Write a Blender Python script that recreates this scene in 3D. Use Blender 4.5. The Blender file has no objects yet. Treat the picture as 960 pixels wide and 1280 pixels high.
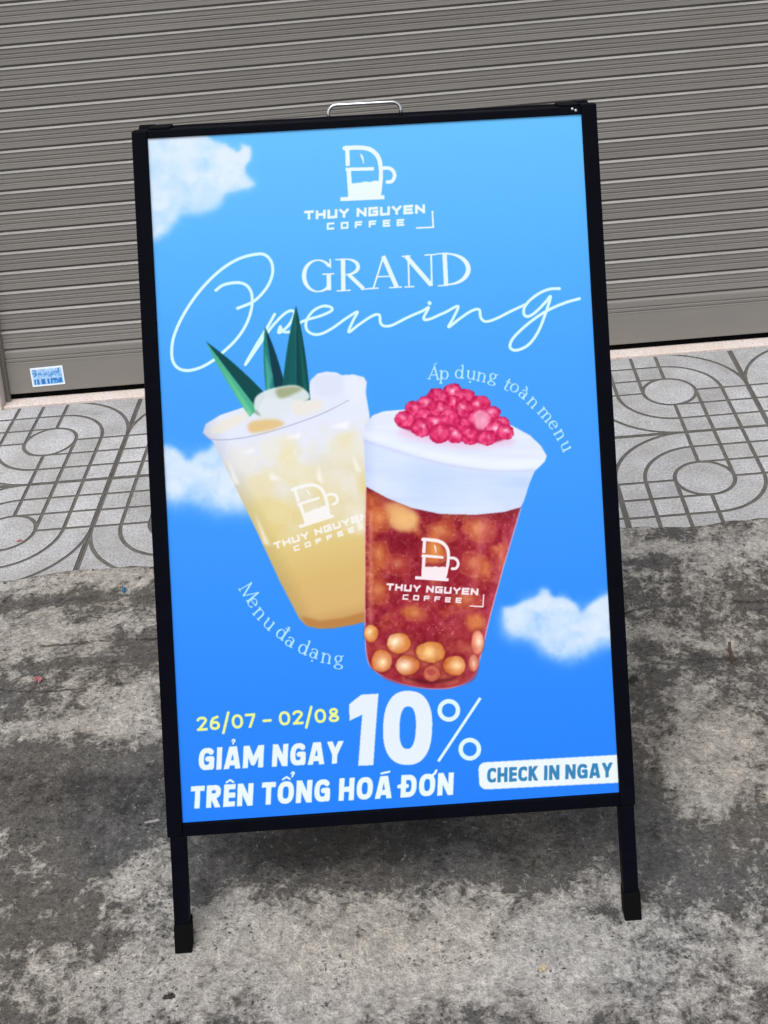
import bpy, bmesh, math, random
import numpy as np
from mathutils import Matrix, Vector

rng = np.random.default_rng(7)
random.seed(7)
SC = bpy.context.scene
COL = SC.collection

# ------------------------------------------------------------------ camera
X0 = 0.8837                                   # world x = tile x + X0, so the sign stands near x = 0
F, PITCH, ROLL, YAW = 1676.15, 0.181074, -0.0937039, -0.0255848
PPY = -671.48                                 # principal point sits above the cropped frame
CAM = np.array([-0.745666 + X0, -3.384948, 1.727913])
_f = np.array([math.sin(YAW) * math.cos(PITCH), math.cos(YAW) * math.cos(PITCH), -math.sin(PITCH)])
_r0 = np.array([math.cos(YAW), -math.sin(YAW), 0.0]); _u0 = np.cross(_r0, _f)
CR = _r0 * math.cos(ROLL) + _u0 * math.sin(ROLL)
CU = -_r0 * math.sin(ROLL) + _u0 * math.cos(ROLL)
CF = _f
cam = bpy.data.cameras.new('camera'); camo = bpy.data.objects.new('camera', cam); COL.objects.link(camo)
camo.matrix_world = Matrix(((CR[0], CU[0], -CF[0], CAM[0]), (CR[1], CU[1], -CF[1], CAM[1]),
                            (CR[2], CU[2], -CF[2], CAM[2]), (0, 0, 0, 1)))
cam.sensor_fit = 'VERTICAL'; cam.sensor_height = 36.0; cam.sensor_width = 27.0
cam.lens = 36.0 * F / 1280.0
cam.shift_y = PPY / 1280.0
cam.clip_start = 0.05; cam.clip_end = 500
SC.camera = camo
SC.render.resolution_x, SC.render.resolution_y = 768, 1024

# ------------------------------------------------------------------ light
SUN_EL, SUN_AZ = math.radians(56), math.radians(200)      # soft bright overcast, sun behind the camera
world = bpy.data.worlds.new('World'); SC.world = world; world.use_nodes = True
wn = world.node_tree; wn.nodes.clear()
sky = wn.nodes.new('ShaderNodeTexSky'); sky.sky_type = 'NISHITA'; sky.sun_disc = False
sky.sun_elevation = SUN_EL; sky.sun_rotation = SUN_AZ; sky.dust_density = 4.0; sky.air_density = 1.0
hs = wn.nodes.new('ShaderNodeHueSaturation'); hs.inputs['Saturation'].default_value = 0.22   # cloud-whitened sky
bg = wn.nodes.new('ShaderNodeBackground'); bg.inputs['Strength'].default_value = 0.11
wo = wn.nodes.new('ShaderNodeOutputWorld')
wn.links.new(sky.outputs[0], hs.inputs['Color']); wn.links.new(hs.outputs[0], bg.inputs['Color'])
wn.links.new(bg.outputs[0], wo.inputs['Surface'])
sl = bpy.data.lights.new('sun', 'SUN'); sl.energy = 1.4; sl.angle = math.radians(35); sl.color = (1.0, 0.97, 0.93)
so = bpy.data.objects.new('sun', sl); COL.objects.link(so)
sd = Vector((math.sin(SUN_AZ) * math.cos(SUN_EL), math.cos(SUN_AZ) * math.cos(SUN_EL), math.sin(SUN_EL)))
so.rotation_euler = sd.to_track_quat('Z', 'Y').to_euler(); so.location = sd * 20
SC.view_settings.view_transform = 'Standard'; SC.view_settings.look = 'None'
SC.view_settings.exposure = 0.47; SC.view_settings.gamma = 1.0; SC.view_settings.use_curve_mapping = False

# ------------------------------------------------------------------ pixel <-> place
def proj(P):
    d = np.asarray(P, float) - CAM
    z = d @ CF
    return 480 + F * (d @ CR) / z, 640 + PPY - F * (d @ CU) / z
def ray(px, py):
    return CR * (px - 480) / F - CU * (py - 640 - PPY) / F + CF
def on_ground(px, py, z=0.0):
    d = ray(px, py); return CAM + d * (z - CAM[2]) / d[2]

# ------------------------------------------------------------------ helpers
def link(name, me, mat, parent=None):
    o = bpy.data.objects.new(name, me); COL.objects.link(o)
    if mat is not None and len(me.materials) == 0: me.materials.append(mat)
    if parent is not None: o.parent = parent
    return o
def tag(o, label=None, cat=None, group=None, kind=None):
    if label: o['label'] = label
    if cat: o['category'] = cat
    if group: o['group'] = group
    if kind: o['kind'] = kind
    return o
def empty(name, M=None):
    o = bpy.data.objects.new(name, None); COL.objects.link(o); o.empty_display_size = 0.1
    if M is not None: o.matrix_world = M
    return o
def mesh_of(bm, name='m'):
    me = bpy.data.meshes.new(name); bm.to_mesh(me); bm.free(); return me
def pydata(verts, faces, name='m', smooth=False):
    me = bpy.data.meshes.new(name); me.from_pydata([tuple(map(float, v)) for v in verts], [], faces); me.update()
    if smooth: me.polygons.foreach_set('use_smooth', [True] * len(me.polygons))
    return me
def box_mesh(x0, x1, y0, y1, z0, z1, bev=0.0, seg=2, M=None):
    bm = bmesh.new()
    bmesh.ops.create_cube(bm, size=1.0)
    for v in bm.verts:
        v.co = Vector(((x0 + x1) / 2 + v.co.x * (x1 - x0), (y0 + y1) / 2 + v.co.y * (y1 - y0), (z0 + z1) / 2 + v.co.z * (z1 - z0)))
    if bev > 0:
        bmesh.ops.bevel(bm, geom=bm.edges[:], offset=bev, segments=seg, profile=0.6, affect='EDGES')
    if M is not None: bm.transform(M)
    return mesh_of(bm)
def tube(points, rad, seg=10, closed_ends=True):
    P = [Vector(p) for p in points]; vs, fs = [], []
    ref = Vector((0, 0, 1))
    t0 = (P[1] - P[0]).normalized()
    if abs(t0.dot(ref)) > 0.9: ref = Vector((0, 1, 0))
    side = t0.cross(ref).normalized()
    for i, p in enumerate(P):
        t = (P[min(i + 1, len(P) - 1)] - P[max(i - 1, 0)]).normalized()
        side = (side - t * side.dot(t)).normalized(); nn = t.cross(side)
        r = rad[i] if hasattr(rad, '__len__') else rad
        for k in range(seg):
            a = 2 * math.pi * k / seg
            vs.append(p + side * r * math.cos(a) + nn * r * math.sin(a))
    for i in range(len(P) - 1):
        for k in range(seg):
            fs.append((i * seg + k, i * seg + (k + 1) % seg, (i + 1) * seg + (k + 1) % seg, (i + 1) * seg + k))
    if closed_ends:
        fs.append(tuple(range(seg - 1, -1, -1))); n = (len(P) - 1) * seg; fs.append(tuple(n + k for k in range(seg)))
    return pydata(vs, fs, smooth=True)
def s2l(c):
    c = np.asarray(c, float) / 255.0
    return np.where(c <= 0.04045, c / 12.92, ((c + 0.055) / 1.055) ** 2.4)

class Mat:
    def __init__(s, name, rough=0.6, spec=0.4, metal=0.0):
        s.m = bpy.data.materials.new(name); s.m.use_nodes = True; s.t = s.m.node_tree; s.t.nodes.clear()
        s.out = s.t.nodes.new('ShaderNodeOutputMaterial'); s.b = s.t.nodes.new('ShaderNodeBsdfPrincipled')
        s.t.links.new(s.b.outputs[0], s.out.inputs[0])
        s.b.inputs['Roughness'].default_value = rough; s.b.inputs['Metallic'].default_value = metal
        s.b.inputs['Specular IOR Level'].default_value = spec
    def n(s, typ, **kw):
        n = s.t.nodes.new(typ)
        for k, v in kw.items():
            if hasattr(n, k): setattr(n, k, v)
            else: n.inputs[k.replace('_', ' ')].default_value = v
        return n
    def l(s, a, b): s.t.links.new(a, b); return s
    def col(s, c): s.b.inputs['Base Color'].default_value = (*c, 1)
    def noise(s, vec, scale, detail=5, rough=0.55, dist=0.0):
        n = s.n('ShaderNodeTexNoise'); n.inputs['Scale'].default_value = scale; n.inputs['Detail'].default_value = detail
        n.inputs['Roughness'].default_value = rough; n.inputs['Distortion'].default_value = dist
        if vec is not None: s.l(vec, n.inputs['Vector'])
        return n.outputs['Fac']
    def ramp(s, fac, stops, interp='LINEAR'):
        r = s.n('ShaderNodeValToRGB'); r.color_ramp.interpolation = interp
        e = r.color_ramp.elements
        while len(e) < len(stops): e.new(0.5)
        for k, (p, c) in enumerate(stops):
            e[k].position = p; c = (c, c, c) if not hasattr(c, '__len__') else c; e[k].color = (*c, 1)
        s.l(fac, r.inputs[0]); return r.outputs[0]
    def mix(s, fac, a, b, mode='MIX'):
        m = s.n('ShaderNodeMix'); m.data_type = 'RGBA'; m.blend_type = mode
        for v, i in ((fac, 0), (a, 6), (b, 7)):
            if hasattr(v, 'is_linked') or hasattr(v, 'links'): s.l(v, m.inputs[i])
            elif i == 0: m.inputs[0].default_value = v
            else: m.inputs[i].default_value = (*v, 1) if hasattr(v, '__len__') else (v, v, v, 1)
        return m.outputs[2]
    def math(s, op, a, b=None, c=None, clamp=False):
        m = s.n('ShaderNodeMath'); m.operation = op; m.use_clamp = clamp
        for i, v in enumerate((a, b, c)):
            if v is None: continue
            if hasattr(v, 'links'): s.l(v, m.inputs[i])
            else: m.inputs[i].default_value = v
        return m.outputs[0]
    def bump(s, h, strength, dist):
        b = s.n('ShaderNodeBump'); b.inputs['Strength'].default_value = strength; b.inputs['Distance'].default_value = dist
        s.l(h, b.inputs['Height']); s.l(b.outputs[0], s.b.inputs['Normal'])
    def base(s, sock): s.l(sock, s.b.inputs['Base Color'])
    def coord(s, kind='Object'):
        return s.n('ShaderNodeTexCoord').outputs[kind]
    def geo(s): return s.n('ShaderNodeNewGeometry').outputs['Position']

# ---- materials
def mat_concrete():
    m = Mat('worn_concrete', 0.85, 0.25); P = m.geo()
    at = m.n('ShaderNodeAttribute', attribute_name='wear_shade').outputs['Fac']     # broad light / dark worn tone of the slab, with shade painted under the sign
    n1 = m.noise(P, 8, 9, 0.70, 0.5); n2 = m.noise(P, 34, 7, 0.72, 0.4); n3 = m.noise(P, 120, 5, 0.75); n4 = m.noise(P, 330, 3, 0.7)
    cen = lambda n, k: m.math('MULTIPLY', m.math('SUBTRACT', n, 0.5), k)
    v = m.math('ADD', at, cen(n1, 0.95)); v = m.math('ADD', v, cen(n2, 0.78)); v = m.math('ADD', v, cen(n3, 0.42))
    cool = m.ramp(v, [(0.08, (0.046, 0.047, 0.053)), (0.38, (0.108, 0.108, 0.112)), (0.48, (0.158, 0.156, 0.155)), (0.507, (0.238, 0.234, 0.228)), (0.62, (0.330, 0.324, 0.314)), (0.90, (0.420, 0.412, 0.398))])
    warm = m.ramp(v, [(0.08, (0.052, 0.049, 0.045)), (0.38, (0.122, 0.113, 0.101)), (0.48, (0.172, 0.159, 0.142)), (0.507, (0.240, 0.222, 0.199)), (0.62, (0.335, 0.312, 0.282)), (0.90, (0.430, 0.402, 0.366))])
    top = m.ramp(v, [(0.40, 0.0), (0.48, 0.2), (0.51, 0.8), (0.60, 1.0)])               # peeling skin over a darker core
    hue = m.ramp(m.noise(P, 1.9, 4, 0.6), [(0.38, 0.0), (0.60, 1.0)])
    c = m.mix(hue, cool, warm)
    rim = m.ramp(v, [(0.490, 0.0), (0.507, 1.0), (0.525, 0.0)])                         # crusty pale rims of the peeling skin
    c = m.mix(m.math('MULTIPLY', rim, 0.40), c, (0.45, 0.44, 0.42))
    c = m.mix(1.0, c, m.ramp(n2, [(0.30, 0.72), (0.50, 1.0), (0.70, 1.30)]), 'MULTIPLY')
    c = m.mix(1.0, c, m.ramp(n3, [(0.30, 0.62), (0.50, 1.0), (0.70, 1.34)]), 'MULTIPLY')
    c = m.mix(1.0, c, m.ramp(n4, [(0.30, 0.72), (0.5, 1.0), (0.70, 1.28)]), 'MULTIPLY')
    dv = m.n('ShaderNodeVectorMath'); dv.operation = 'ADD'; m.l(P, dv.inputs[0])
    nz = m.n('ShaderNodeTexNoise'); nz.inputs['Scale'].default_value = 120; m.l(P, nz.inputs['Vector'])
    sc = m.n('ShaderNodeVectorMath'); sc.operation = 'SCALE'; m.l(nz.outputs['Color'], sc.inputs[0]); sc.inputs['Scale'].default_value = 0.012
    m.l(sc.outputs[0], dv.inputs[1])
    vo = m.n('ShaderNodeTexVoronoi'); vo.inputs['Scale'].default_value = 105; m.l(dv.outputs[0], vo.inputs['Vector'])
    gate = m.ramp(m.noise(P, 13, 4), [(0.45, 0.0), (0.62, 1.0)])
    pit = m.math('MULTIPLY', m.ramp(vo.outputs['Distance'], [(0.06, 1.0), (0.30, 0.0)]), gate)
    c = m.mix(m.math('MULTIPLY', pit, 0.8), c, (0.030, 0.029, 0.029))
    fl = m.ramp(m.noise(P, 75, 6, 0.8, 0.8), [(0.610, 0.0), (0.640, 1.0)])               # chips of pale aggregate
    c = m.mix(m.math('MULTIPLY', fl, 0.55), c, (0.50, 0.48, 0.45))
    oil = m.ramp(m.noise(P, 52, 5, 0.75, 0.6), [(0.62, 0.0), (0.67, 1.0)])               # small dark stains
    c = m.mix(m.math('MULTIPLY', oil, 0.7), c, (0.035, 0.034, 0.034))
    # a tight crack that runs along the slab
    s = m.n('ShaderNodeSeparateXYZ'); m.l(P, s.inputs[0])
    wob = m.math('MULTIPLY', m.math('SUBTRACT', m.noise(P, 5, 6, 0.6), 0.5), 0.09)
    ck = None
    for yc in (1.165, 1.02):
        d = m.math('ABSOLUTE', m.math('ADD', m.math('ADD', s.outputs['Y'], yc), wob))
        k = m.math('MULTIPLY', m.ramp(d, [(0.0008, 1.0), (0.0045, 0.0)]), m.ramp(m.noise(P, 4 + yc, 2), [(0.46, 0.0), (0.56, 1.0)]))
        ck = k if ck is None else m.math('MAXIMUM', ck, k)
    c = m.mix(m.math('MULTIPLY', ck, 0.75), c, (0.03, 0.028, 0.026))
    m.base(c)
    h = m.math('ADD', m.math('MULTIPLY', top, 0.9), m.math('MULTIPLY', n2, 0.8))
    h = m.math('ADD', h, m.math('MULTIPLY', n3, 1.1)); h = m.math('SUBTRACT', h, m.math('MULTIPLY', pit, 1.0))
    h = m.math('SUBTRACT', h, m.math('MULTIPLY', ck, 1.5)); h = m.math('ADD', h, m.math('MULTIPLY', n4, 0.4))
    m.bump(h, 0.9, 0.005)
    m.l(m.ramp(n2, [(0.3, 0.72), (0.7, 0.95)]), m.b.inputs['Roughness'])
    return m.m
def mat_terrazzo(name, k=1.0):
    m = Mat(name, 0.7, 0.3); P = m.geo()
    oi = m.n('ShaderNodeObjectInfo').outputs['Random']
    n1 = m.noise(P, 210, 4, 0.85); n2 = m.noise(P, 11, 6, 0.65); n3 = m.noise(P, 90, 4, 0.75)
    c = m.ramp(n1, [(0.36, (0.09*k, 0.09*k, 0.10*k)), (0.45, (0.35*k, 0.36*k, 0.38*k)), (0.60, (0.66*k, 0.675*k, 0.72*k))])
    c = m.mix(0.30, c, m.ramp(n3, [(0.3, (0.32*k, 0.32*k, 0.33*k)), (0.7, (0.60*k, 0.605*k, 0.63*k))]))
    c = m.mix(m.ramp(n2, [(0.36, 0.50), (0.62, 0.0)]), c, (0.26*k, 0.25*k, 0.235*k))
    c = m.mix(m.ramp(m.noise(P, 26, 6, 0.75, 0.5), [(0.60, 0.0), (0.72, 0.75)]), c, (0.17, 0.165, 0.16))
    c = m.mix(1.0, c, m.ramp(oi, [(0.0, 0.90), (1.0, 1.06)]), 'MULTIPLY')
    tn = m.n('ShaderNodeAttribute', attribute_name='tone').outputs['Fac']
    c = m.mix(1.0, c, m.ramp(m.math('MULTIPLY_ADD', tn, 0.5, 0.5), [(0.0, 0.87), (1.0, 1.06)]), 'MULTIPLY')
    m.base(c); m.bump(n1, 0.25, 0.001)
    return m.m
def mat_grout():
    m = Mat('dirty_grout', 0.95, 0.1); P = m.geo()
    m.base(m.mix(m.noise(P, 40, 5, 0.7), (0.060, 0.058, 0.056), (0.205, 0.197, 0.186))); return m.m
def mat_shutter():
    m = Mat('painted_shutter_metal', 0.36, 0.45); P = m.geo()
    n1 = m.noise(P, 1.3, 4); mp = m.n('ShaderNodeMapping'); m.l(P, mp.inputs[0]); mp.inputs['Scale'].default_value = (1.5, 1, 60)
    n2 = m.noise(mp.outputs[0], 3, 5, 0.65)
    c = m.mix(n1, (0.186, 0.173, 0.158), (0.200, 0.195, 0.188))
    c = m.mix(m.math('MULTIPLY', m.ramp(n2, [(0.45, 0.0), (0.75, 1.0)]), 0.3), c, (0.24, 0.236, 0.23))
    s = m.n('ShaderNodeSeparateXYZ'); m.l(P, s.inputs[0])
    dust = m.math('MULTIPLY', m.ramp(s.outputs['Z'], [(0.0, 0.8), (0.22, 0.0)]), m.ramp(m.noise(P, 14, 6, 0.7), [(0.35, 0.0), (0.7, 1.0)]))
    c = m.mix(m.math('MULTIPLY', dust, 0.45), c, (0.27, 0.225, 0.18))
    oi = m.n('ShaderNodeObjectInfo').outputs['Random']
    c = m.mix(1.0, c, m.ramp(oi, [(0.0, 0.95), (1.0, 1.05)]), 'MULTIPLY')
    m.base(c); m.l(m.ramp(n2, [(0.3, 0.34), (0.8, 0.55)]), m.b.inputs['Roughness'])
    return m.m
def mat_simple(name, c, rough=0.6, spec=0.4, metal=0.0, var=0.12, scale=30, bump=0.0):
    m = Mat(name, rough, spec, metal); P = m.coord('Object'); n = m.noise(P, scale, 5, 0.6)
    c = np.array(c); m.base(m.mix(n, tuple(c * (1 - var)), tuple(np.minimum(c * (1 + var), 1))))
    if bump: m.bump(n, bump, 0.002)
    return m.m
def mat_granite():
    m = Mat('pink_granite', 0.5, 0.4); P = m.geo()
    n = m.noise(P, 160, 4, 0.8); n2 = m.noise(P, 9, 5, 0.6)
    c = m.ramp(n, [(0.34, (0.48, 0.40, 0.38)), (0.46, (0.69, 0.61, 0.59)), (0.66, (0.80, 0.74, 0.73))])
    c = m.mix(m.ramp(n2, [(0.4, 0.4), (0.62, 0.0)]), c, (0.60, 0.49, 0.38)); m.base(c); return m.m
def mat_frame():
    m = Mat('black_powder_coat', 0.42, 0.05); P = m.coord('Object')
    n = m.noise(P, 40, 5, 0.6); m.base(m.mix(n, (0.0014, 0.0016, 0.0036), (0.0030, 0.0034, 0.0075)))
    m.l(m.ramp(m.noise(P, 9, 4), [(0.3, 0.36), (0.7, 0.6)]), m.b.inputs['Roughness']); return m.m
def mat_print():
    m = Mat('printed_vinyl', 0.32, 0.22); a = m.n('ShaderNodeAttribute', attribute_name='print')
    P = m.coord('Object'); m.bump(m.noise(P, 5, 3, 0.5), 0.25, 0.004)
    m.base(a.outputs['Color']); return m.m

M_CON, M_TER, M_GRT, M_SHU, M_GRA, M_FRM, M_PRN = (mat_concrete(), mat_terrazzo('grey_terrazzo'), mat_grout(), mat_shutter(),
                                                mat_granite(), mat_frame(), mat_print())
M_RUB = mat_simple('black_rubber', (0.0025, 0.0025, 0.003), 0.8, 0.08)
M_CHR = mat_simple('chromed_wire', (0.72, 0.74, 0.78), 0.16, 0.5, 1.0, 0.05)
M_SEAL = mat_simple('shutter_rubber_seal', (0.002, 0.002, 0.002), 0.9, 0.02)
M_LIP = mat_simple('slat_edge_highlight', (0.325, 0.318, 0.308), 0.36, 0.45, 0.1, 0.35, 7)  # paler colour stands in for light caught on the slat shoulder
M_RAIL = mat_simple('guide_rail_metal', (0.13, 0.125, 0.115), 0.45, 0.4)
M_WALL = mat_simple('painted_plaster', (0.52, 0.47, 0.42), 0.85, 0.2, 0, 0.1, 6, 0.2)
M_BACK = mat_simple('sign_back_board', (0.55, 0.56, 0.58), 0.6, 0.3)
M_STEEL = mat_simple('zinc_bolt', (0.5, 0.5, 0.52), 0.35, 0.5, 0.9)

# ------------------------------------------------------------------ ground
def vnoise(x, y, seed=0):
    xi = np.floor(x).astype(np.int64); yi = np.floor(y).astype(np.int64); xf = x - xi; yf = y - yi
    def h(a, b):
        n = (a * 374761393 + b * 668265263 + seed * 1442695041) & 0x7fffffff
        n = ((n ^ (n >> 13)) * 1274126177) & 0x7fffffff
        return ((n ^ (n >> 16)) & 0xffff) / 65535.0
    u = xf * xf * (3 - 2 * xf); v = yf * yf * (3 - 2 * yf)
    return (h(xi, yi) * (1 - u) + h(xi + 1, yi) * u) * (1 - v) + (h(xi, yi + 1) * (1 - u) + h(xi + 1, yi + 1) * u) * v
def fbm(x, y, o=5, seed=0, g=0.5):
    t = 0; a = 1; s = 0
    for k in range(o):
        t = t + a * vnoise(x * 2 ** k + 17.3 * k, y * 2 ** k - 9.1 * k, seed + k); s += a; a *= g
    return t / s
UT = 0.4 / 6
V_EDGE = 11.55 * UT                                     # the slab laps over the paving here
def gz(x, y):                                          # height of the worn slab: it falls gently towards +x in front of the paving
    x = np.asarray(x, float); y = np.asarray(y, float)
    v = -y
    t = np.clip((v - 0.85) / 0.36, 0, 1); t = t * t * (3 - 2 * t)
    cross = -0.0445 * 0.9 * np.tanh(x / 0.9) * t
    fade = np.clip((6 - np.hypot(x, y)) / 3, 0, 1)
    lip = np.clip((v - V_EDGE + 0.05 * (fbm(x * 7, y * 7, 4, 3) - 0.5) + 0.03 * (fbm(x * 2, y * 2, 2, 9) - .5)) / 0.009, -1, 1)
    e = np.where(lip < 0, lip * 0.03, lip * 0.0065 * np.exp(-np.maximum(v - V_EDGE, 0) / 0.15))
    b = 0.006 * (fbm(x * 3, y * 3, 4, 5) - 0.5) * np.clip((v - V_EDGE) / 0.3, 0, 1)
    near = np.exp(-(((np.abs(x) - 0.33) / 0.1) ** 2 + ((v - 1.72) / 0.12) ** 2))
    return cross * fade + e + b * (1 - near)
def axis(lo, hi, step, far):
    core = np.arange(lo, hi + step / 2, step); ext = []; d = step
    a = hi
    while a < far: d *= 1.5; a += d; ext.append(a)
    e2 = []; a = lo; d = step
    while a > -far: d *= 1.5; a -= d; e2.append(a)
    return np.array(e2[::-1] + list(core) + ext)
gx = axis(-1.35, 1.35, 0.010, 70); gy = axis(-2.15, -0.66, 0.008, 70)
GX, GY = np.meshgrid(gx, gy)
# back of the sheet stops under the paving
GZ = gz(GX, GY); 
nx, ny = len(gx), len(gy)
idx = np.arange(nx * ny).reshape(ny, nx)
fc = np.stack([idx[:-1, :-1], idx[:-1, 1:], idx[1:, 1:], idx[1:, :-1]], -1).reshape(-1, 4)
gme = pydata(np.stack([GX, GY, GZ], -1).reshape(-1, 3), fc.tolist(), 'ground', True)
px, py = proj(np.stack([GX, GY, GZ], -1).reshape(-1, 3))
def blob(p, q, r1, r2, a):                              # a worn patch, or painted shade, given by where it lies on the slab
    c = on_ground(p, q); e1 = on_ground(p + r1, q); e2 = on_ground(p, q + r2)
    rx = np.hypot(*(e1 - c)[:2]); ry = np.hypot(*(e2 - c)[:2])
    return a * np.exp(-(((GX - c[0] - X0 * 0) / rx) ** 2 + ((GY - c[1]) / ry) ** 2))
wear_shade = 0.475 + 0.42 * (fbm(GX * 2.3, GY * 2.3, 4, 21) - 0.5)
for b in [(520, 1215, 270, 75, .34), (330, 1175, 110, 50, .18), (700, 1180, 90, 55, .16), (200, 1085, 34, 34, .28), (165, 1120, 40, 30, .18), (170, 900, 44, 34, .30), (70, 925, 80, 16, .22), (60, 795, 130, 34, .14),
          (105, 1005, 130, 46, -.34), (55, 1160, 80, 80, -.20), (130, 1190, 24, 14, -.2), (250, 1120, 16, 16, -.2), (500, 1050, 300, 36, -.36), (330, 1070, 110, 30, -.14), (650, 1080, 60, 16, -.16),  # dark blobs under the sign: its contact shade painted in, along with dirt
          (880, 690, 110, 22, .26), (815, 702, 40, 9, -.36), (870, 760, 120, 26, -.10), (875, 812, 20, 8, -.40), (805, 800, 20, 8, -.34), (880, 870, 100, 18, -.06), (875, 945, 58, 46, .30), (815, 1000, 22, 80, -.20),
          (905, 1090, 80, 70, -.16), (930, 1180, 30, 14, .2), (80, 752, 70, 6, -.42), (110, 838, 110, 6, -.22), (580, 1262, 60, 22, -.22), (640, 1240, 40, 14, -.14), (90, 725, 150, 9, .20), (330, 1230, 60, 30, -.06), (880, 780, 120, 50, .09), (70, 790, 140, 45, .08), (100, 880, 140, 30, .08), (900, 1060, 80, 60, .07), (60, 1200, 70, 70, .10)]:
    wear_shade += blob(*b)
wa = gme.attributes.new('wear_shade', 'FLOAT', 'POINT'); wa.data.foreach_set('value', wear_shade.reshape(-1).astype(np.float32))
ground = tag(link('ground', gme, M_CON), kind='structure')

# ------------------------------------------------------------------ paving tiles
pav = box_mesh(X0 - 9 * 0.4, X0 + 5 * 0.4, -0.80 + 0.0, 0.0, -0.06, -0.0042)
pavement = tag(link('pavement', pav, M_GRT), kind='structure')
G = 0.066
def tile_mesh(mx, my):
    polys = []
    g = G
    def rect(x0, x1, y0, y1): polys.append([(x0 + g, y0 + g), (x1 - g, y0 + g), (x1 - g, y1 - g), (x0 + g, y1 - g)])
    def arc(r, a0, a1, n=14): return [(r * math.cos(a0 + (a1 - a0) * k / n), r * math.sin(a0 + (a1 - a0) * k / n)) for k in range(n + 1)]
    e = 0.030                                               # wider joint at the tile's own edge
    L = 3 - e
    for sx, sy in ((-1, 1), (1, -1)):                       # the two grid quarters
        sub = []
        for i in range(3):
            for j in range(3):
                if i == 0 and j == 0:
                    r = 1 + g; yy = math.sqrt(r * r - (1 - g) ** 2); a0 = math.atan2(yy, 1 - g)
                    sub.append([(1 - g, 1 - g)] + arc(r, math.pi / 2 - a0, a0, 8))
                else:
                    x0, x1 = i + g, (i + 1 - g if i < 2 else L - g); y0, y1 = j + g, (j + 1 - g if j < 2 else L - g)
                    sub.append([(x0, y0), (x1, y0), (x1, y1), (x0, y1)])
        polys += [[(sx * x, sy * y) for x, y in p] for p in sub]
    for sx, sy in ((1, 1), (-1, -1)):                       # the two quarters of concentric arcs
        sub = []
        for r0, r1 in ((1, 2), (2, 3)):
            a, b = r0 + g, r1 - g
            sub.append(arc(b, math.asin(g / b), math.pi / 2 - math.asin(g / b)) + arc(a, math.pi / 2 - math.asin(g / a), math.asin(g / a)))
        r = 3 + g; c = L - g; yy = math.sqrt(r * r - c * c); a0 = math.atan2(yy, c)
        sub.append([(c, c)] + arc(r, math.pi / 2 - a0, a0, 12))
        polys += [[(sx * x, sy * y) for x, y in p] for p in sub]
    polys.append(arc(1 - g, 0, 2 * math.pi, 40)[:-1])
    bm = bmesh.new(); tops = []; tl = bm.faces.layers.float.new('tone')
    for p in polys:
        p = [(x * mx * UT, y * my * UT) for x, y in p]
        area = sum(p[k][0] * p[(k + 1) % len(p)][1] - p[(k + 1) % len(p)][0] * p[k][1] for k in range(len(p)))
        if area < 0: p = p[::-1]
        cx = sum(q[0] for q in p) / len(p); cy = sum(q[1] for q in p) / len(p)
        lo = [bm.verts.new((x, y, -0.0032)) for x, y in p]
        mi = [bm.verts.new((x, y, -0.0008)) for x, y in p]
        hi = []
        n = len(p)
        for k in range(n):                                  # small worn chamfer
            ax, ay = p[k - 1]; bx, by = p[k]; dx, dy = p[(k + 1) % n]
            t1 = Vector((bx - ax, by - ay)).normalized(); t2 = Vector((dx - bx, dy - by)).normalized()
            nn = Vector((-t1.y - t2.y, t1.x + t2.x))
            nn = nn.normalized() * 0.0012 if nn.length > 1e-6 else nn
            hi.append(bm.verts.new((bx + nn.x, by + nn.y, 0)))
        for k in range(n):
            j = (k + 1) % n
            bm.faces.new((lo[k], lo[j], mi[j], mi[k])).material_index = 1; bm.faces.new((mi[k], mi[j], hi[j], hi[k]))
        tops.append(bm.faces.new(hi))
    # slab under the pads
    s = (3 - e) * UT
    v = [bm.verts.new((x, y, z)) for z in (-0.013, -0.0030) for x, y in ((-s, -s), (s, -s), (s, s), (-s, s))]
    fs = [bm.faces.new((v[4], v[5], v[6], v[7]))] + [bm.faces.new((v[k], v[(k + 1) % 4], v[(k + 1) % 4 + 4], v[k + 4])) for k in range(4)]
    for f in fs: f.material_index = 1
    rt_ = random.Random(mx * 3 + my)
    for k_, f in enumerate(tops): f[tl] = rt_.uniform(-1, 1)
    me = mesh_of(bm, 'paving_tile'); me.materials.append(M_TER); me.materials.append(M_GRT)
    return me
TM = {(a, b): tile_mesh(a, b) for a in (1, -1) for b in (1, -1)}
for col in range(-8, 6):
    for row in range(2):
        mx = 1 if col % 2 == 0 else -1; my = 1 if row == 0 else -1
        o = link('paving_tile', TM[(mx, my)], None, pavement)
        o.location = (X0 + (-3 + 6 * col) * UT, -(3 + 6 * row) * UT, random.uniform(-0.0008, 0.0008))
        o.rotation_euler = (random.uniform(-.002, .002), random.uniform(-.002, .002), random.uniform(-.003, .003))

# ------------------------------------------------------------------ building front and shutter
WY = 0.0467; JX = -1.983 + X0; RX = 2.6; PS = 0.0567868; Z0S = 0.14865; NS = 42
ZT = Z0S + NS * PS
bld = empty('building', Matrix.Translation((JX, WY, 0)))
tag(bld, 'plain plastered building front with pink stone door surround behind the sign', 'building')
def bpart(name, me, mat):
    me.transform(Matrix.Translation((-JX, -WY, 0))); return link(name, me, mat, bld)
bpart('wall', box_mesh(-4.5, JX - 0.16, -0.0, 0.25, -0.05, 4.2), M_WALL)
bpart('wall', box_mesh(RX + 0.16, 4.5, -0.0, 0.25, -0.05, 4.2), M_WALL)
bpart('lintel', box_mesh(JX - 0.158, RX + 0.158, 0.003, 0.247, ZT + 0.02, 4.197), M_WALL)
bpart('door_jamb', box_mesh(JX - 0.16, JX, -0.008, 0.20, -0.03, ZT + 0.018, 0.010, 4), M_GRA)
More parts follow.
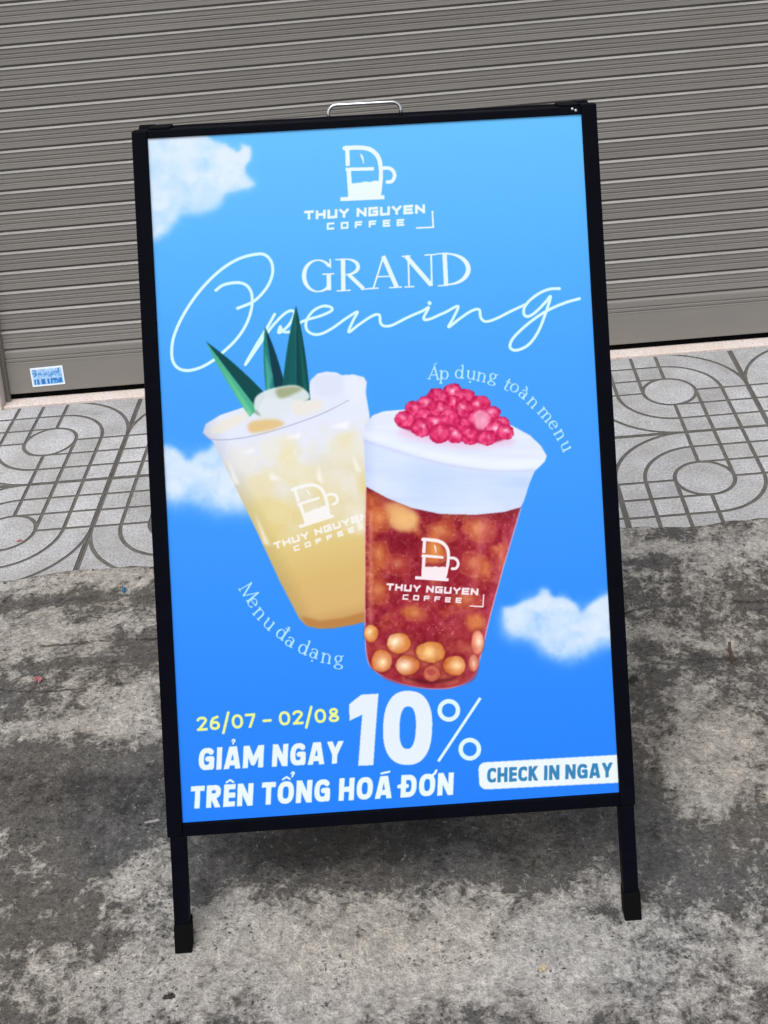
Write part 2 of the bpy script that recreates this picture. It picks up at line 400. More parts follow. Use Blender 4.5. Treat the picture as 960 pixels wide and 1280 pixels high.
bpart('door_jamb', box_mesh(RX, RX + 0.16, -0.008, 0.20, -0.03, ZT + 0.018, 0.010, 4), M_GRA)
bpart('threshold', box_mesh(JX + 0.001, RX - 0.001, 0.0030, 0.20, -0.04, 0.002, 0.0015, 2), M_GRA)
bpart('threshold_step', box_mesh(JX - 0.16, JX + 0.0005, -0.0035, 0.05, -0.04, 0.001, 0.0015, 2), M_GRA)

shut = empty('roller_shutter', Matrix.Translation((JX, WY, 0)))
tag(shut, 'closed brown-grey metal roller shutter with ribbed horizontal slats', 'roller shutter')
def extrude_profile(pts, x0, x1, closed=True):
    n = len(pts); vs = [(x0, y, z) for y, z in pts] + [(x1, y, z) for y, z in pts]
    fs = [(k, k + n, (k + 1) % n + n, (k + 1) % n) for k in range(n if closed else n - 1)]
    fs += [tuple(range(n)), tuple(range(2 * n - 1, n - 1, -1))]
    me = pydata(vs, fs, 'profile')
    bm = bmesh.new(); bm.from_mesh(me); bmesh.ops.recalc_face_normals(bm, faces=bm.faces); bm.to_mesh(me); bm.free()
    return me
p = PS
def rib(zc, d=0.0030, w=0.0036, f=-0.0085):
    return [(f, zc + w), (f + d, zc + w * 0.35), (f + d, zc), (f - 0.0008, zc - w * 0.55), (f - 0.0008, zc - w * 0.75), (f, zc - w)]
prof = [(0.004, p), (0.001, p), (-0.0060, p - 0.0008), (-0.0125, p - 0.0040), (-0.0128, p - 0.0050), (-0.0100, p - 0.0064), (-0.0085, p - 0.0072)]
prof += rib(p * 0.585) + rib(p * 0.385)
prof += [(-0.0085, 0.0068), (-0.0080, 0.0058), (0.0012, 0.0054), (0.0012, 0.0), (0.004, 0.0)]
XL, XR = 0.012, RX - JX - 0.012
slat_me = extrude_profile(prof, XL, XR)
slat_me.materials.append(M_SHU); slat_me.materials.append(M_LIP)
for pl_ in slat_me.polygons:                                # highlight of the rolled upper edge, painted as a paler material
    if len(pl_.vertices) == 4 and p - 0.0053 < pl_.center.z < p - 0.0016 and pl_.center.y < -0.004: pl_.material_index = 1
for k in range(NS):
    o = link('slat', slat_me, M_SHU, shut); o.location = (0, random.uniform(-0.0006, 0.0006), Z0S + k * PS)
    o.rotation_euler = (random.uniform(-0.006, 0.006), 0, 0)
zb = 0.020; hb_ = Z0S - zb
bar = [(0.004, hb_), (-0.0005, hb_), (-0.003, hb_ - 0.001), (-0.0075, hb_ - 0.0046), (-0.0085, hb_ - 0.007)] + rib(hb_ - 0.026) + rib(hb_ - 0.037) + \
      [(-0.0085, 0.003), (-0.0075, 0.0), (0.004, 0.0)]
o = link('bottom_bar', extrude_profile(bar, XL, XR), M_SHU, shut); o.location = (0, 0, zb)
link('rubber_seal', box_mesh(XL, XR, -0.003, 0.004, 0.004, zb - 0.0005), M_SEAL, shut)
for xa in (0.0008, XR - 0.0012):
    me = extrude_profile([(-0.016, 0.0035), (-0.016, ZT - 0.03), (-0.0125, ZT - 0.03), (-0.0125, 0.0035)], xa, xa + 0.0122)
    link('guide_rail', me, M_RAIL, shut)

# small blue sticker on the shutter's bottom bar
def grid_sheet(nx_, ny_, fn):
    vs = [fn(i / nx_, j / ny_) for j in range(ny_ + 1) for i in range(nx_ + 1)]
    fs = [(j * (nx_ + 1) + i, j * (nx_ + 1) + i + 1, (j + 1) * (nx_ + 1) + i + 1, (j + 1) * (nx_ + 1) + i) for j in range(ny_) for i in range(nx_)]
    return vs, fs
sw, sh = 0.0905, 0.0555
vs, fs = grid_sheet(60, 36, lambda a, b: (a * sw, -0.0004 - 0.0002 * math.sin(a * 9 + b * 4) ** 2, b * sh))
sme = pydata(vs, fs, 'sticker')
sa = np.array([v[0] for v in vs]) / sw; sb = np.array([v[2] for v in vs]) / sh
c = np.tile(np.array([158., 196, 240]), (len(vs), 1))
n = fbm(sa * 22, sb * 11, 2, 4)
c += (n[:, None] - .5) * 60
band = (sb > .10) & (sb < .38) & (sa > .06) & (sa < .94)
letters = (np.sin(sa * 58 + 3 * np.sin(sa * 9)) > -0.25) | (sa > .60)
c[band & letters] = (46, 118, 190); c[band & (sa > .62) & (vnoise(sa * 30, sb * 20, 3) > .62)] = (120, 180, 235)
tx = (sb > .48) & (sb < .74) & (sa > .22) & (sa < .9); c[tx & (vnoise(sa * 34, sb * 13, 8) > .55)] = (88, 150, 215)
ic = (sa > .06) & (sa < .17) & (sb > .5) & (sb < .9); c[ic & (vnoise(sa * 26, sb * 16, 11) > .45)] = (60, 120, 180)
c[(sb > .90) | (sb < .07) | (sa < .035) | (sa > .965)] = (228, 238, 250)
c[(sa > .84) & (sa < .88) & (sb > .66) & (sb < .9)] = (60, 110, 170)
ca = sme.color_attributes.new('print', 'FLOAT_COLOR', 'POINT')
ca.data.foreach_set('color', np.c_[s2l(np.clip(c, 0, 255)), np.ones(len(vs))].reshape(-1).astype(np.float32))
stk = link('sticker', sme, M_PRN); stk.location = (-1.9045 + X0, WY - 0.0086, 0.0372); stk.rotation_euler = (0, math.radians(-1.0), 0)
tag(stk, 'small pale blue printed sticker on the shutter bottom bar', 'sticker')

# ------------------------------------------------------------------ A-frame sign
SY, LEAN, SR_ = 0.0530207, 0.194723, -0.045318
W2, HT, HB = 0.3425, 1.1915, 0.1668
r = np.array([math.cos(SY), math.sin(SY), 0]); b_ = np.array([-math.sin(SY), math.cos(SY), 0])
up = b_ * math.sin(LEAN) + np.array([0, 0, math.cos(LEAN)])
r, up = r * math.cos(SR_) + up * math.sin(SR_), up * math.cos(SR_) - r * math.sin(SR_)
nrm = np.cross(r, up)                                   # towards the street
SO = np.array([-13.255367 * UT + X0, -25.776184 * UT, 0.0])
MS = Matrix(((r[0], -nrm[0], up[0], SO[0]), (r[1], -nrm[1], up[1], SO[1]), (r[2], -nrm[2], up[2], SO[2]), (0, 0, 0, 1)))
# local axes: x across, y to the back, z up the board
sign = empty('a_frame_sign', MS)
tag(sign, 'black-framed A-frame pavement sign with bright blue cafe opening poster', 'pavement sign')
PA, PB0, PB1 = 0.3198, 0.1848, 1.1806
TH = 0.025
for s in (-1, 1):
    x0, x1 = sorted((s * PA, s * W2))
    link('post', box_mesh(x0, x1, 0, TH, HB, HT + (0.001 if s < 0 else 0.004), 0.0018, 2), M_FRM, sign)
link('top_rail', box_mesh(-PA + 0.0004, PA - 0.0004, 0.0008, TH - 0.001, PB1, HT + 0.001, 0.0015, 2), M_FRM, sign)
link('bottom_rail', box_mesh(-PA + 0.0004, PA - 0.0004, 0.0008, TH - 0.001, HB - 0.0005, PB0, 0.0015, 2), M_FRM, sign)
for s in (-1, 1):
    xo = 0.3390 if s < 0 else 0.3402
    x0, x1 = sorted((s * (xo - 0.0222), s * xo))
    zc = 0.040
    leg = link('leg', box_mesh(x0, x1, 0.0014, 0.0224, 0.006, HB - 0.001, 0.0015, 2), M_FRM, sign)
    cap = box_mesh(x0 - 0.0008, x1 + 0.0020, -0.0006, 0.0244, 0.0, zc, 0.0018, 2)
    link('foot_cap', cap, M_RUB, leg)
# rear half of the A, hinged at the top
hz = HT - 0.004
dn = np.array([0, 0, 1.0]); bw = b_.copy()
# rear leg direction in local axes (down and backwards)
lean_back = math.radians(22.6)
MR = Matrix.Translation((0, 0.032, hz)) @ Matrix.Rotation(lean_back, 4, 'X')
def rbox(*a, bev=0.0015): return box_mesh(*a, bev, 2, MR)
HL = hz * 1.0
rear_len = 1.184
for s in (-1, 1):
    x0, x1 = sorted((s * 0.314, s * 0.339))
    dz = -0.0 
    lg = link('rear_leg', rbox(x0, x1, 0, 0.025, -rear_len + 0.004, 0.0), M_FRM, sign)
    link('foot_cap', rbox(x0 - 0.002, x1 + 0.002, -0.002, 0.027, -rear_len, -rear_len + 0.04), M_RUB, lg)
link('rear_rail', rbox(-0.3135, 0.3135, 0.001, 0.024, -0.028, -0.003), M_FRM, sign)
link('rear_rail', rbox(-0.3135, 0.3135, 0.001, 0.024, -rear_len + 0.165, -rear_len + 0.19), M_FRM, sign)
link('rear_panel', rbox(-0.3132, 0.3132, 0.010, 0.014, -rear_len + 0.1905, -0.0285, bev=0), M_BACK, sign)
link('back_board', box_mesh(-PA + 0.0005, PA - 0.0005, 0.0065, 0.0095, PB0 + 0.0005, PB1 - 0.0005), M_BACK, sign)
for s in (-1, 1):                                        # hinge straps and bolts at the top corners
    x0, x1 = sorted((s * 0.288, s * 0.318))
    hg = link('hinge', box_mesh(x0, x1, 0.004, 0.050, HT + 0.0012, HT + 0.0046, 0.0008, 1), M_FRM, sign)
for q in ((0.3115, 1.1868), (0.3065, 1.1893)):
    bm = bmesh.new(); bmesh.ops.create_uvsphere(bm, u_segments=12, v_segments=8, radius=0.0022)
    bm.transform(Matrix.Translation((q[0], 0.0004, q[1])) @ Matrix.Diagonal((1, 0.5, 1, 1)))
    link('bolt', mesh_of(bm), M_STEEL, sign)
# chromed carrying handle
hp = []; hx, hy0, hy1, cr = 0.0535, HT - 0.002, HT + 0.0222, 0.012
hp += [(-hx, 0.012, hy0), (-hx, 0.012, hy1 - cr)] + [(-hx + cr - cr * math.cos(a), 0.012, hy1 - cr + cr * math.sin(a)) for a in np.linspace(0.2, math.pi / 2, 6)]
hp += [(hx - cr + cr * math.sin(a), 0.012, hy1 - cr + cr * math.cos(a)) for a in np.linspace(0, math.pi / 2 - 0.2, 6)] + [(hx, 0.012, hy1 - cr), (hx, 0.012, hy0)]
link('handle', tube(hp, 0.0026, 10), M_CHR, sign)

# ------------------------------------------------------------------ the printed poster
SS = 2                                                     # print raster, two cells per millimetre-ish
OX, OY, CW, CH = 176, 134, 606, 906
IMG = np.zeros((CH * SS, CW * SS, 3))
YY, XX = np.mgrid[0:CH * SS, 0:CW * SS]; XX = (XX + .5) / SS + OX; YY = (YY + .5) / SS + OY
def lerp_stops(t, stops):
    xs = [s[0] for s in stops]
    return np.stack([np.interp(t, xs, [s[1][k] for s in stops]) for k in range(3)], -1)
tv = YY + 0.06 * (XX - 470)
IMG[:] = lerp_stops(tv, [(140, (104, 194, 255)), (300, (88, 180, 255)), (450, (72, 164, 255)), (620, (62, 154, 255)), (800, (50, 142, 255)), (1030, (36, 128, 255))])
def sub(x0, y0, x1, y1):
    a = max(int((x0 - OX) * SS), 0); b = min(int((x1 - OX) * SS) + 1, CW * SS); c = max(int((y0 - OY) * SS), 0); d = min(int((y1 - OY) * SS) + 1, CH * SS)
    return (slice(c, d), slice(a, b))
def put(sl_, cov, color):
    cov = np.clip(cov, 0, 1)[..., None]
    IMG[sl_] = IMG[sl_] * (1 - cov) + np.asarray(color, float) * cov
def in_poly(pts, X, Y):
    w = np.zeros(X.shape, bool); n = len(pts)
    for k in range(n):
        x1, y1 = pts[k]; x2, y2 = pts[(k + 1) % n]
        if y1 == y2: continue
        c_ = ((y1 > Y) != (y2 > Y)) & (X < (x2 - x1) * (Y - y1) / (y2 - y1) + x1); w ^= c_
    return w
def blur(a, r_):
    k = np.exp(-0.5 * (np.arange(-int(3 * r_), int(3 * r_) + 1) / r_) ** 2); k /= k.sum(); h = len(k) // 2
    for ax in (0, 1):
        pad = [(h, h) if i == ax else (0, 0) for i in range(a.ndim)]
        ap = np.pad(a, pad, 'edge'); out = np.zeros_like(a, float)
        for i, kk in enumerate(k):
            out += kk * (ap[i:i + a.shape[0]] if ax == 0 else ap[:, i:i + a.shape[1]])
        a = out
    return a
def fill(pts, color, soft=0.5, alpha=1.0):
    xs = [p_[0] for p_ in pts]; ys = [p_[1] for p_ in pts]; m_ = 3 * soft + 2
    s_ = sub(min(xs) - m_, min(ys) - m_, max(xs) + m_, max(ys) + m_)
    cov = in_poly(pts, XX[s_], YY[s_]).astype(float)
    if soft > 0: cov = blur(cov, soft * SS)
    put(s_, cov * alpha, color)
def spline(pts, n=10, closed=False):
    P_ = np.array(pts, float); out = []
    N = len(P_)
    for i in range(N if closed else N - 1):
        if closed: p0, p1, p2, p3 = P_[i - 1], P_[i], P_[(i + 1) % N], P_[(i + 2) % N]
        else: p0, p1, p2, p3 = P_[max(i - 1, 0)], P_[i], P_[i + 1], P_[min(i + 2, N - 1)]
        for t in np.linspace(0, 1, n, endpoint=False):
            out.append(.5 * (2 * p1 + (p2 - p0) * t + (2 * p0 - 5 * p1 + 4 * p2 - p3) * t * t + (3 * p1 - p0 - 3 * p2 + p3) * t ** 3))
    if not closed: out.append(P_[-1])
    return np.array(out)
class Ink:                                                 # union of strokes, then one coat of colour
    def __init__(s, box): s.s = sub(*box); s.X = XX[s.s]; s.Y = YY[s.s]; s.c = np.zeros(s.X.shape)
    def seg(s, x0, y0, x1, y1, w0, w1=None, cap=0):
        w1 = w0 if w1 is None else w1; m_ = max(w0, w1) / 2 + 1.5
        a = s.s; ox = a[1].start; oy = a[0].start
        i0 = max(int((min(x0, x1) - m_ - OX) * SS) - ox, 0); i1 = max(int((max(x0, x1) + m_ - OX) * SS) + 2 - ox, 0)
        j0 = max(int((min(y0, y1) - m_ - OY) * SS) - oy, 0); j1 = max(int((max(y0, y1) + m_ - OY) * SS) + 2 - oy, 0)
        X = s.X[j0:j1, i0:i1]; Y = s.Y[j0:j1, i0:i1]
        if X.size == 0: return
        dx, dy = x1 - x0, y1 - y0; L_ = math.hypot(dx, dy) or 1e-6
        t = ((X - x0) * dx + (Y - y0) * dy) / L_
        if cap:                                            # flat ends
            d = np.abs((X - x0) * -dy + (Y - y0) * dx) / L_
            w = w0 + (w1 - w0) * np.clip(t / L_, 0, 1)
            cov = np.clip((w / 2 - d) * SS + .5, 0, 1) * np.clip((t + .0) * SS + .5, 0, 1) * np.clip((L_ - t) * SS + .5, 0, 1)
        else:
            tc = np.clip(t, 0, L_); d = np.hypot(X - x0 - dx * tc / L_, Y - y0 - dy * tc / L_)
            cov = np.clip(((w0 + (w1 - w0) * tc / L_) / 2 - d) * SS + .5, 0, 1)
        s.c[j0:j1, i0:i1] = np.maximum(s.c[j0:j1, i0:i1], cov)
    def line(s, pts, w, cap=0):
        for k in range(len(pts) - 1):
            wa_ = w[k] if hasattr(w, '__len__') else w; wb_ = w[k + 1] if hasattr(w, '__len__') else w
            s.seg(*pts[k], *pts[k + 1], wa_, wb_, cap)
    def poly(s, pts, soft=0.35):
        s.c = np.maximum(s.c, blur(in_poly(pts, s.X, s.Y).astype(float), soft * SS))
    def hole(s, pts, soft=0.35):
        s.c = np.minimum(s.c, 1 - blur(in_poly(pts, s.X, s.Y).astype(float), soft * SS))
    def done(s, color, alpha=1.0): put(s.s, s.c * alpha, color)
ICE = (226, 246, 255)

# clouds
def cloud(pts, seed, warp, soft, soft_low=None, dens=.95, col=(220, 236, 255)):
    xs = [q[0] for q in pts]; ys = [q[1] for q in pts]; s_ = sub(min(xs) - 34, min(ys) - 34, max(xs) + 34, max(ys) + 34); X, Y = XX[s_], YY[s_]
    wx = warp * 2 * (fbm(X / 17, Y / 17, 5, seed, .6) - .5); wy = warp * 2 * (fbm(X / 17, Y / 17, 5, seed + 40, .6) - .5)
    m0 = in_poly(pts, X + wx, Y + wy).astype(float)
    cov = blur(m0, soft * SS)
    if soft_low:                                          # feathered underside
        lowm = blur(m0, soft_low * SS); t = np.clip((Y - (min(ys) + .25 * (max(ys) - min(ys)))) / (.45 * (max(ys) - min(ys))), 0, 1); cov = cov * (1 - t) + lowm * t
    put(s_, blur(m0, soft * SS * 3.2) * .45 * np.clip((fbm(X / 13, Y / 13, 5, seed + 60, .65) - .40) * 4, 0, 1), (206, 228, 255))
    body_ = .58 + .62 * (fbm(X / 26, Y / 26, 4, seed + 7, .55)); put(s_, cov * np.clip(body_, 0, 1) * dens, col)
    put(s_, np.clip(blur(m0, soft * SS * 2.2) - .55, 0, 1) * 1.1 * np.clip((fbm(X / 20, Y / 16, 4, seed + 3) - .42) * 3, 0, 1), (236, 244, 255))
cloud([(170, 160), (250, 160), (268, 178), (285, 182), (297, 190), (302, 180), (313, 184), (314, 201), (305, 208), (305, 218), (317, 232), (306, 240), (282, 243), (266, 261), (250, 267), (227, 268), (216, 282), (208, 294), (192, 301), (170, 302)], 31, 6, 1.8, 4.0)
cloud([(195, 560), (210, 558), (224, 566), (236, 579), (250, 566), (262, 558), (285, 556), (330, 600), (330, 628), (300, 640), (268, 640), (244, 626), (218, 628), (195, 626)], 47, 6, 3.0, 9.0)
cloud([(629, 763), (648, 753), (670, 745), (676, 737), (686, 738), (691, 746), (711, 748), (721, 757), (728, 765), (738, 753), (755, 745), (790, 732), (790, 800), (752, 806), (732, 818), (702, 826), (684, 816), (664, 797), (642, 800), (630, 788)], 53, 5, 2.4, 8.0)

# script word
def mp(pts, ox, oy, k): return [(ox + x / k, oy + y / k) for x, y in pts]
ink = Ink((205, 305, 735, 475))
O_ = mp([(335, 302), (380, 270), (450, 256), (505, 264), (540, 297), (553, 350), (545, 430), (510, 520), (450, 605), (370, 680), (330, 715), (250, 762), (170, 783), (108, 768), (74, 715),
         (74, 620), (105, 520), (170, 400), (260, 280), (370, 175), (480, 110), (590, 84), (642, 97), (671, 140), (675, 200), (650, 270), (600, 335), (550, 375), (465, 410)], 200, 300, 4.8)
ink.line(spline(O_, 8), 3.7)
p_ = mp([(688, 445), (640, 530), (575, 635), (512, 748), (600, 622), (665, 528), (740, 448), (785, 424), (806, 440), (782, 498), (742, 540), (712, 556), (722, 520), (735, 548), (790, 548), (838, 500)], 200, 300, 4.8)
ink.line(spline(p_, 6), 3.5)
e_ = mp([(18, 432), (60, 415), (130, 395), (186, 368), (180, 350), (140, 345), (90, 370), (55, 420), (55, 465), (85, 490), (130, 490), (190, 460), (260, 410), (320, 375), (298, 420), (275, 480), (330, 440),
         (400, 395), (435, 392), (440, 430), (458, 448), (500, 445), (580, 405), (660, 370), (692, 352), (668, 400), (672, 416), (705, 410), (750, 390)], 370, 300, 4.174)
e_ += mp([(80, 290), (156, 253), (130, 320), (100, 378), (170, 325), (240, 280), (283, 274), (292, 320), (320, 345), (380, 330), (470, 285), (555, 245)], 540, 330, 4.8)
ink.line(spline(e_, 6), 3.4)
ink.seg(370 + 696 / 4.174, 300 + 328 / 4.174, 370 + 698 / 4.174, 300 + 330 / 4.174, 4.6)
g_ = mp([(765, 148), (710, 150), (650, 172), (590, 215), (555, 260), (552, 300), (575, 315), (620, 290), (680, 230), (711, 195), (690, 270), (640, 400), (580, 483), (510, 517), (470, 503), (480, 455),
         (540, 390), (620, 325), (700, 275), (800, 232), (885, 208)], 540, 330, 4.8)
ink.line(spline(g_, 6), 3.6); ink.done((214, 250, 252))

# GRAND, in a roman face
ink = Ink((372, 308, 594, 372)); K = 4.174
def S(x, y): return 370 + x / K, 300 + y / K
def ln_(x0, y0, x1, y1, w): ink.seg(*S(x0, y0), *S(x1, y1), w / K, cap=1)
def bowl(cx, cy, rx, ry, a0, a1, thick, thin, rot=0.0):
    an = np.radians(np.linspace(a0, a1, 40)); pts = [S(cx + rx * math.cos(a), cy + ry * math.sin(a)) for a in an]
    ink.line(pts, [(thin + (thick - thin) * abs(math.cos(a)) ** 1.4) / K for a in an])
bowl(115, 187, 73, 82, -42, -318, 23, 7); ln_(178, 98, 180, 146, 8); ln_(171, 178, 172, 262, 23); ln_(138, 179, 200, 176, 7)
ln_(245, 100, 247, 262, 23); ln_(205, 103, 262, 99, 7); ln_(212, 266, 285, 262, 7); bowl(262, 140, 62, 40, -90, 90, 20, 7); ln_(275, 180, 352, 254, 20); ln_(340, 258, 398, 252, 7)
ln_(456, 83, 404, 252, 9); ln_(455, 84, 526, 247, 23); ln_(424, 192, 500, 189, 7); ln_(380, 254, 432, 251, 7); ln_(485, 249, 553, 245, 7)
ln_(586, 84, 590, 243, 9); ln_(574, 84, 706, 236, 23); ln_(705, 76, 709, 240, 9); ln_(552, 86, 598, 83, 7); ln_(566, 246, 618, 243, 7); ln_(670, 79, 736, 75, 7)
ln_(775, 72, 783, 236, 23); ln_(735, 72, 795, 69, 7); ln_(740, 239, 795, 236, 7); bowl(787, 152, 112, 80, -93, 90, 25, 8)
ink.done(ICE)

# logo, drawn once in its own frame and stamped three times
CAPS = {'T': [[(0, 1), (1, 1)], [(.5, 1), (.5, 0)]], 'H': [[(.0, 0), (.0, 1)], [(1, 0), (1, 1)], [(0, .5), (1, .5)]],
        'U': [[(0, 1), (0, 0), (1, 0), (1, 1)]], 'Y': [[(0, 1), (.5, .45), (1, 1)], [(.5, .45), (.5, 0)]],
        'N': [[(0, 0), (0, 1), (1, 0), (1, 1)]], 'G': [[(1, 1), (0, 1), (0, 0), (1, 0), (1, .5), (.55, .5)]],
        'E': [[(1, 1), (0, 1), (0, 0), (1, 0)], [(0, .5), (.9, .5)]], 'C': [[(1, 1), (0, 1), (0, 0), (1, 0)]],
        'O': [[(0, 0), (0, 1), (1, 1), (1, 0), (0, 0)]], 'F': [[(1, 1), (0, 1), (0, 0)], [(0, .5), (.9, .5)]]}
def logo(A, t, color, box, alpha=1.0, clipx=None):
    A = np.array(A); t = np.array(t); sc = math.sqrt(abs(np.linalg.det(A)))
    T = lambda pts: [tuple(A @ np.array(p_) + t) for p_ in pts]
    k = Ink(box)
    k.line(T([(296, 88), (299, 190)]), 21 * sc, 1); k.line(T(spline([(284, 101), (330, 98), (375, 99), (412, 108), (442, 132), (457, 160), (462, 186)], 5)), 22 * sc)
    k.line(T([(303, 199), (312, 345)]), 22 * sc, 1); k.line(T([(288, 207), (430, 204)]), 17 * sc, 1)
    k.line(T(spline([(464, 196), (464, 260), (455, 338)], 5)), 20 * sc); k.line(T(spline([(462, 203), (500, 200), (524, 213), (533, 240), (520, 266), (497, 270)], 5)), 18 * sc)
    k.poly(T([(308, 278), (365, 273), (385, 267), (410, 270), (432, 263), (465, 266), (466, 305), (450, 348), (310, 352)])); k.line(T([(262, 356), (482, 346)]), 20 * sc, 1)
    k.line(T(spline([(362, 130), (373, 150), (378, 178)], 4)), [10 * sc * w for w in (.3, .6, .9, 1, 1, .8, .6, .4, .3)])
    def word(txt, x0, x1, y0, y1, h, gap, w, cw=None):
        n_ = len(txt); unit = (x1 - x0) / (n_ + (n_ - 1) * gap - (0.45 if ' ' in txt else 0)); x = x0
        for ch in txt:
            if ch == ' ': x += unit * (1 + gap) * .5; continue
            f0 = (x - x0) / (x1 - x0)
            for st in CAPS[ch]:
                pts = [(x + w / 2 + px_ * (unit - w), y0 + (y1 - y0) * (f0 + px_ * unit / (x1 - x0)) - w / 2 - py_ * (h - w)) for px_, py_ in st]
                for a in range(len(pts) - 1):
                    q0, q1 = T([pts[a]])[0], T([pts[a + 1]])[0]; dx, dy = q1[0] - q0[0], q1[1] - q0[1]; L_ = math.hypot(dx, dy); e = w * sc * .42 / L_
                    k.seg(q0[0] - dx * e, q0[1] - dy * e, q1[0] + dx * e, q1[1] + dy * e, w * sc, cap=1)
            x += unit * (1 + gap)
    word('THUY NGUYEN', 80, 692, 460, 426, 46, .17, 13); word('COFFEE', 194, 582, 509, 489, 35, .82, 9.5)
    k.line(T([(722, 414), (726, 497)]), 8 * sc, 1); k.line(T([(640, 500), (730, 496)]), 8 * sc, 1)
    if clipx is not None: k.c = k.c * (k.X < clipx)
    k.done(color, alpha)
logo([[.25, 0], [0, .25]], (360, 160), (232, 248, 255), (372, 175, 550, 292))

# small serif lettering set on two arcs
def glyphs():
    d = {}
    def el(cx, cy, rx, ry, a0=0, a1=360): return [(cx + rx * math.cos(math.radians(a)), cy + ry * math.sin(math.radians(a))) for a in np.linspace(a0, a1, 22)]
    st = lambda x, y0, y1: ('t', [(x, y0), (x, y1)])
    sf = lambda x, y, w=.16: ('h', [(x - w, y), (x + w, y)])
    d['o'] = [('b', el(0, .5, .4, .5))]; d['e'] = [('b', el(0, .5, .38, .5, 8, 320)), ('h', [(-.36, .55), (.38, .55)])]
    d['n'] = [st(-.33, 0, 1), sf(-.33, 0), ('h', [(-.5, .98), (-.33, 1)]), ('b', el(.0, .62, .33, .36, 170, 0)), st(.33, 0, .65), sf(.33, 0)]
    d['u'] = [st(-.33, .35, 1), ('h', [(-.5, .98), (-.33, 1)]), ('b', el(0, .38, .33, .36, 180, 360)), st(.33, 0, 1), ('h', [(.16, .98), (.33, 1)]), ('h', [(.33, .02), (.5, .05)])]
    d['m'] = [st(-.62, 0, 1), sf(-.62, 0), ('h', [(-.8, .98), (-.62, 1)]), ('b', el(-.31, .62, .31, .36, 170, 0)), st(0, 0, .65), sf(0, 0), ('b', el(.31, .62, .31, .36, 170, 0)), st(.62, 0, .65), sf(.62, 0)]
    d['d'] = [('b', el(-.08, .5, .36, .5)), st(.3, 0, 1.55), ('h', [(.12, 1.53), (.3, 1.55)]), ('h', [(.3, .02), (.48, .05)])]
    d['D'] = d['d'] + [('h', [(.02, 1.3), (.5, 1.3)])]
    d['p'] = [('b', el(.08, .5, .36, .5)), st(-.3, -.5, 1), sf(-.3, -.5), ('h', [(-.48, .98), (-.3, 1)])]
    d['a'] = [('b', el(-.06, .3, .28, .3)), ('b', el(-.02, .68, .3, .32, 150, 0)), st(.28, .05, .7), ('h', [(.28, .02), (.45, .06)])]
    d['g'] = [('b', el(-.05, .66, .3, .33)), ('b', el(0, -.2, .38, .24)), ('h', [(-.2, .35), (-.28, .18)]), ('h', [(-.28, .18), (.1, .06)]), ('h', [(.2, .9), (.45, 1.0)])]
    d['t'] = [st(-.05, .15, 1.35), ('h', [(-.28, 1), (.25, 1)]), ('b', el(.15, .2, .2, .2, 180, 320))]
    d['A'] = [('h', [(0, 1.5), (-.5, 0)]), ('t', [(0, 1.5), (.5, 0)]), ('h', [(-.3, .5), (.32, .5)]), sf(-.5, 0), sf(.5, 0)]
    d['M'] = [('h', [(-.7, 0), (-.6, 1.5)]), ('t', [(-.6, 1.5), (0, 0)]), ('h', [(0, 0), (.6, 1.5)]), ('t', [(.6, 1.5), (.7, 0)]), sf(-.7, 0), sf(.7, 0)]
    return d
GL = glyphs()
def arc_text(items, xh, color, box):
    k = Ink(box)
    for ch, cx, cy, rot in items:
        acc = ch[1:]; ch = ch[0]; a = math.radians(rot)
        prt = list(GL[ch])
        if 'acute' in acc: prt.append(('h', [(-.02, 1.7), (.2, 1.95)]))
        if 'grave' in acc: prt.append(('t', [(-.2, 1.42), (.05, 1.18)]))
        if 'dot' in acc: prt.append(('t', [(-.03, -.32), (.03, -.32)]))
        for kind, pts in prt:
            q = [(cx + xh * (1.08 * x * math.cos(a) + (y - .5) * math.sin(a)), cy + xh * (1.08 * x * math.sin(a) - (y - .5) * math.cos(a))) for x, y in pts]
            if kind == 'b':
                w = [.95 + 1.15 * abs(((pts[min(i + 1, len(pts) - 1)][1] - pts[max(i - 1, 0)][1]) / (math.dist(pts[min(i + 1, len(pts) - 1)], pts[max(i - 1, 0)]) + 1e-9))) ** 2 for i in range(len(pts))]
                k.line(q, w)
            else: k.line(q, 2.0 if kind == 't' else 1.15)
    k.done(color, .95)
def at(items, ox, oy, s): return [(c_, ox + x / s, oy + y / s, rt) for c_, x, y, rt in items]
arc_text(at([('Aacute', 97, 125, 4), ('p', 152, 125, 2), ('d', 238, 120, 4), ('udot', 300, 126, 7), ('n', 358, 137, 11), ('g', 420, 140, 16), ('t', 495, 185, 27), ('o', 537, 196, 31), ('agrave', 585, 230, 37),
             ('n', 636, 277, 43), ('m', 704, 343, 48), ('e', 748, 398, 54), ('n', 783, 452, 59), ('u', 815, 516, 64)], 520, 440, 4.364), 10.4, (188, 236, 255), (525, 440, 735, 580))
arc_text(at([('M', 155, 487, 55), ('e', 190, 552, 52), ('n', 235, 625, 47), ('u', 297, 695, 40), ('D', 383, 762, 34), ('a', 440, 812, 29), ('d', 530, 862, 21), ('adot', 600, 890, 15), ('n', 682, 922, 9), ('g', 765, 935, 4)], 280, 650, 5.333),
         11.6, (188, 236, 255), (285, 715, 440, 850))

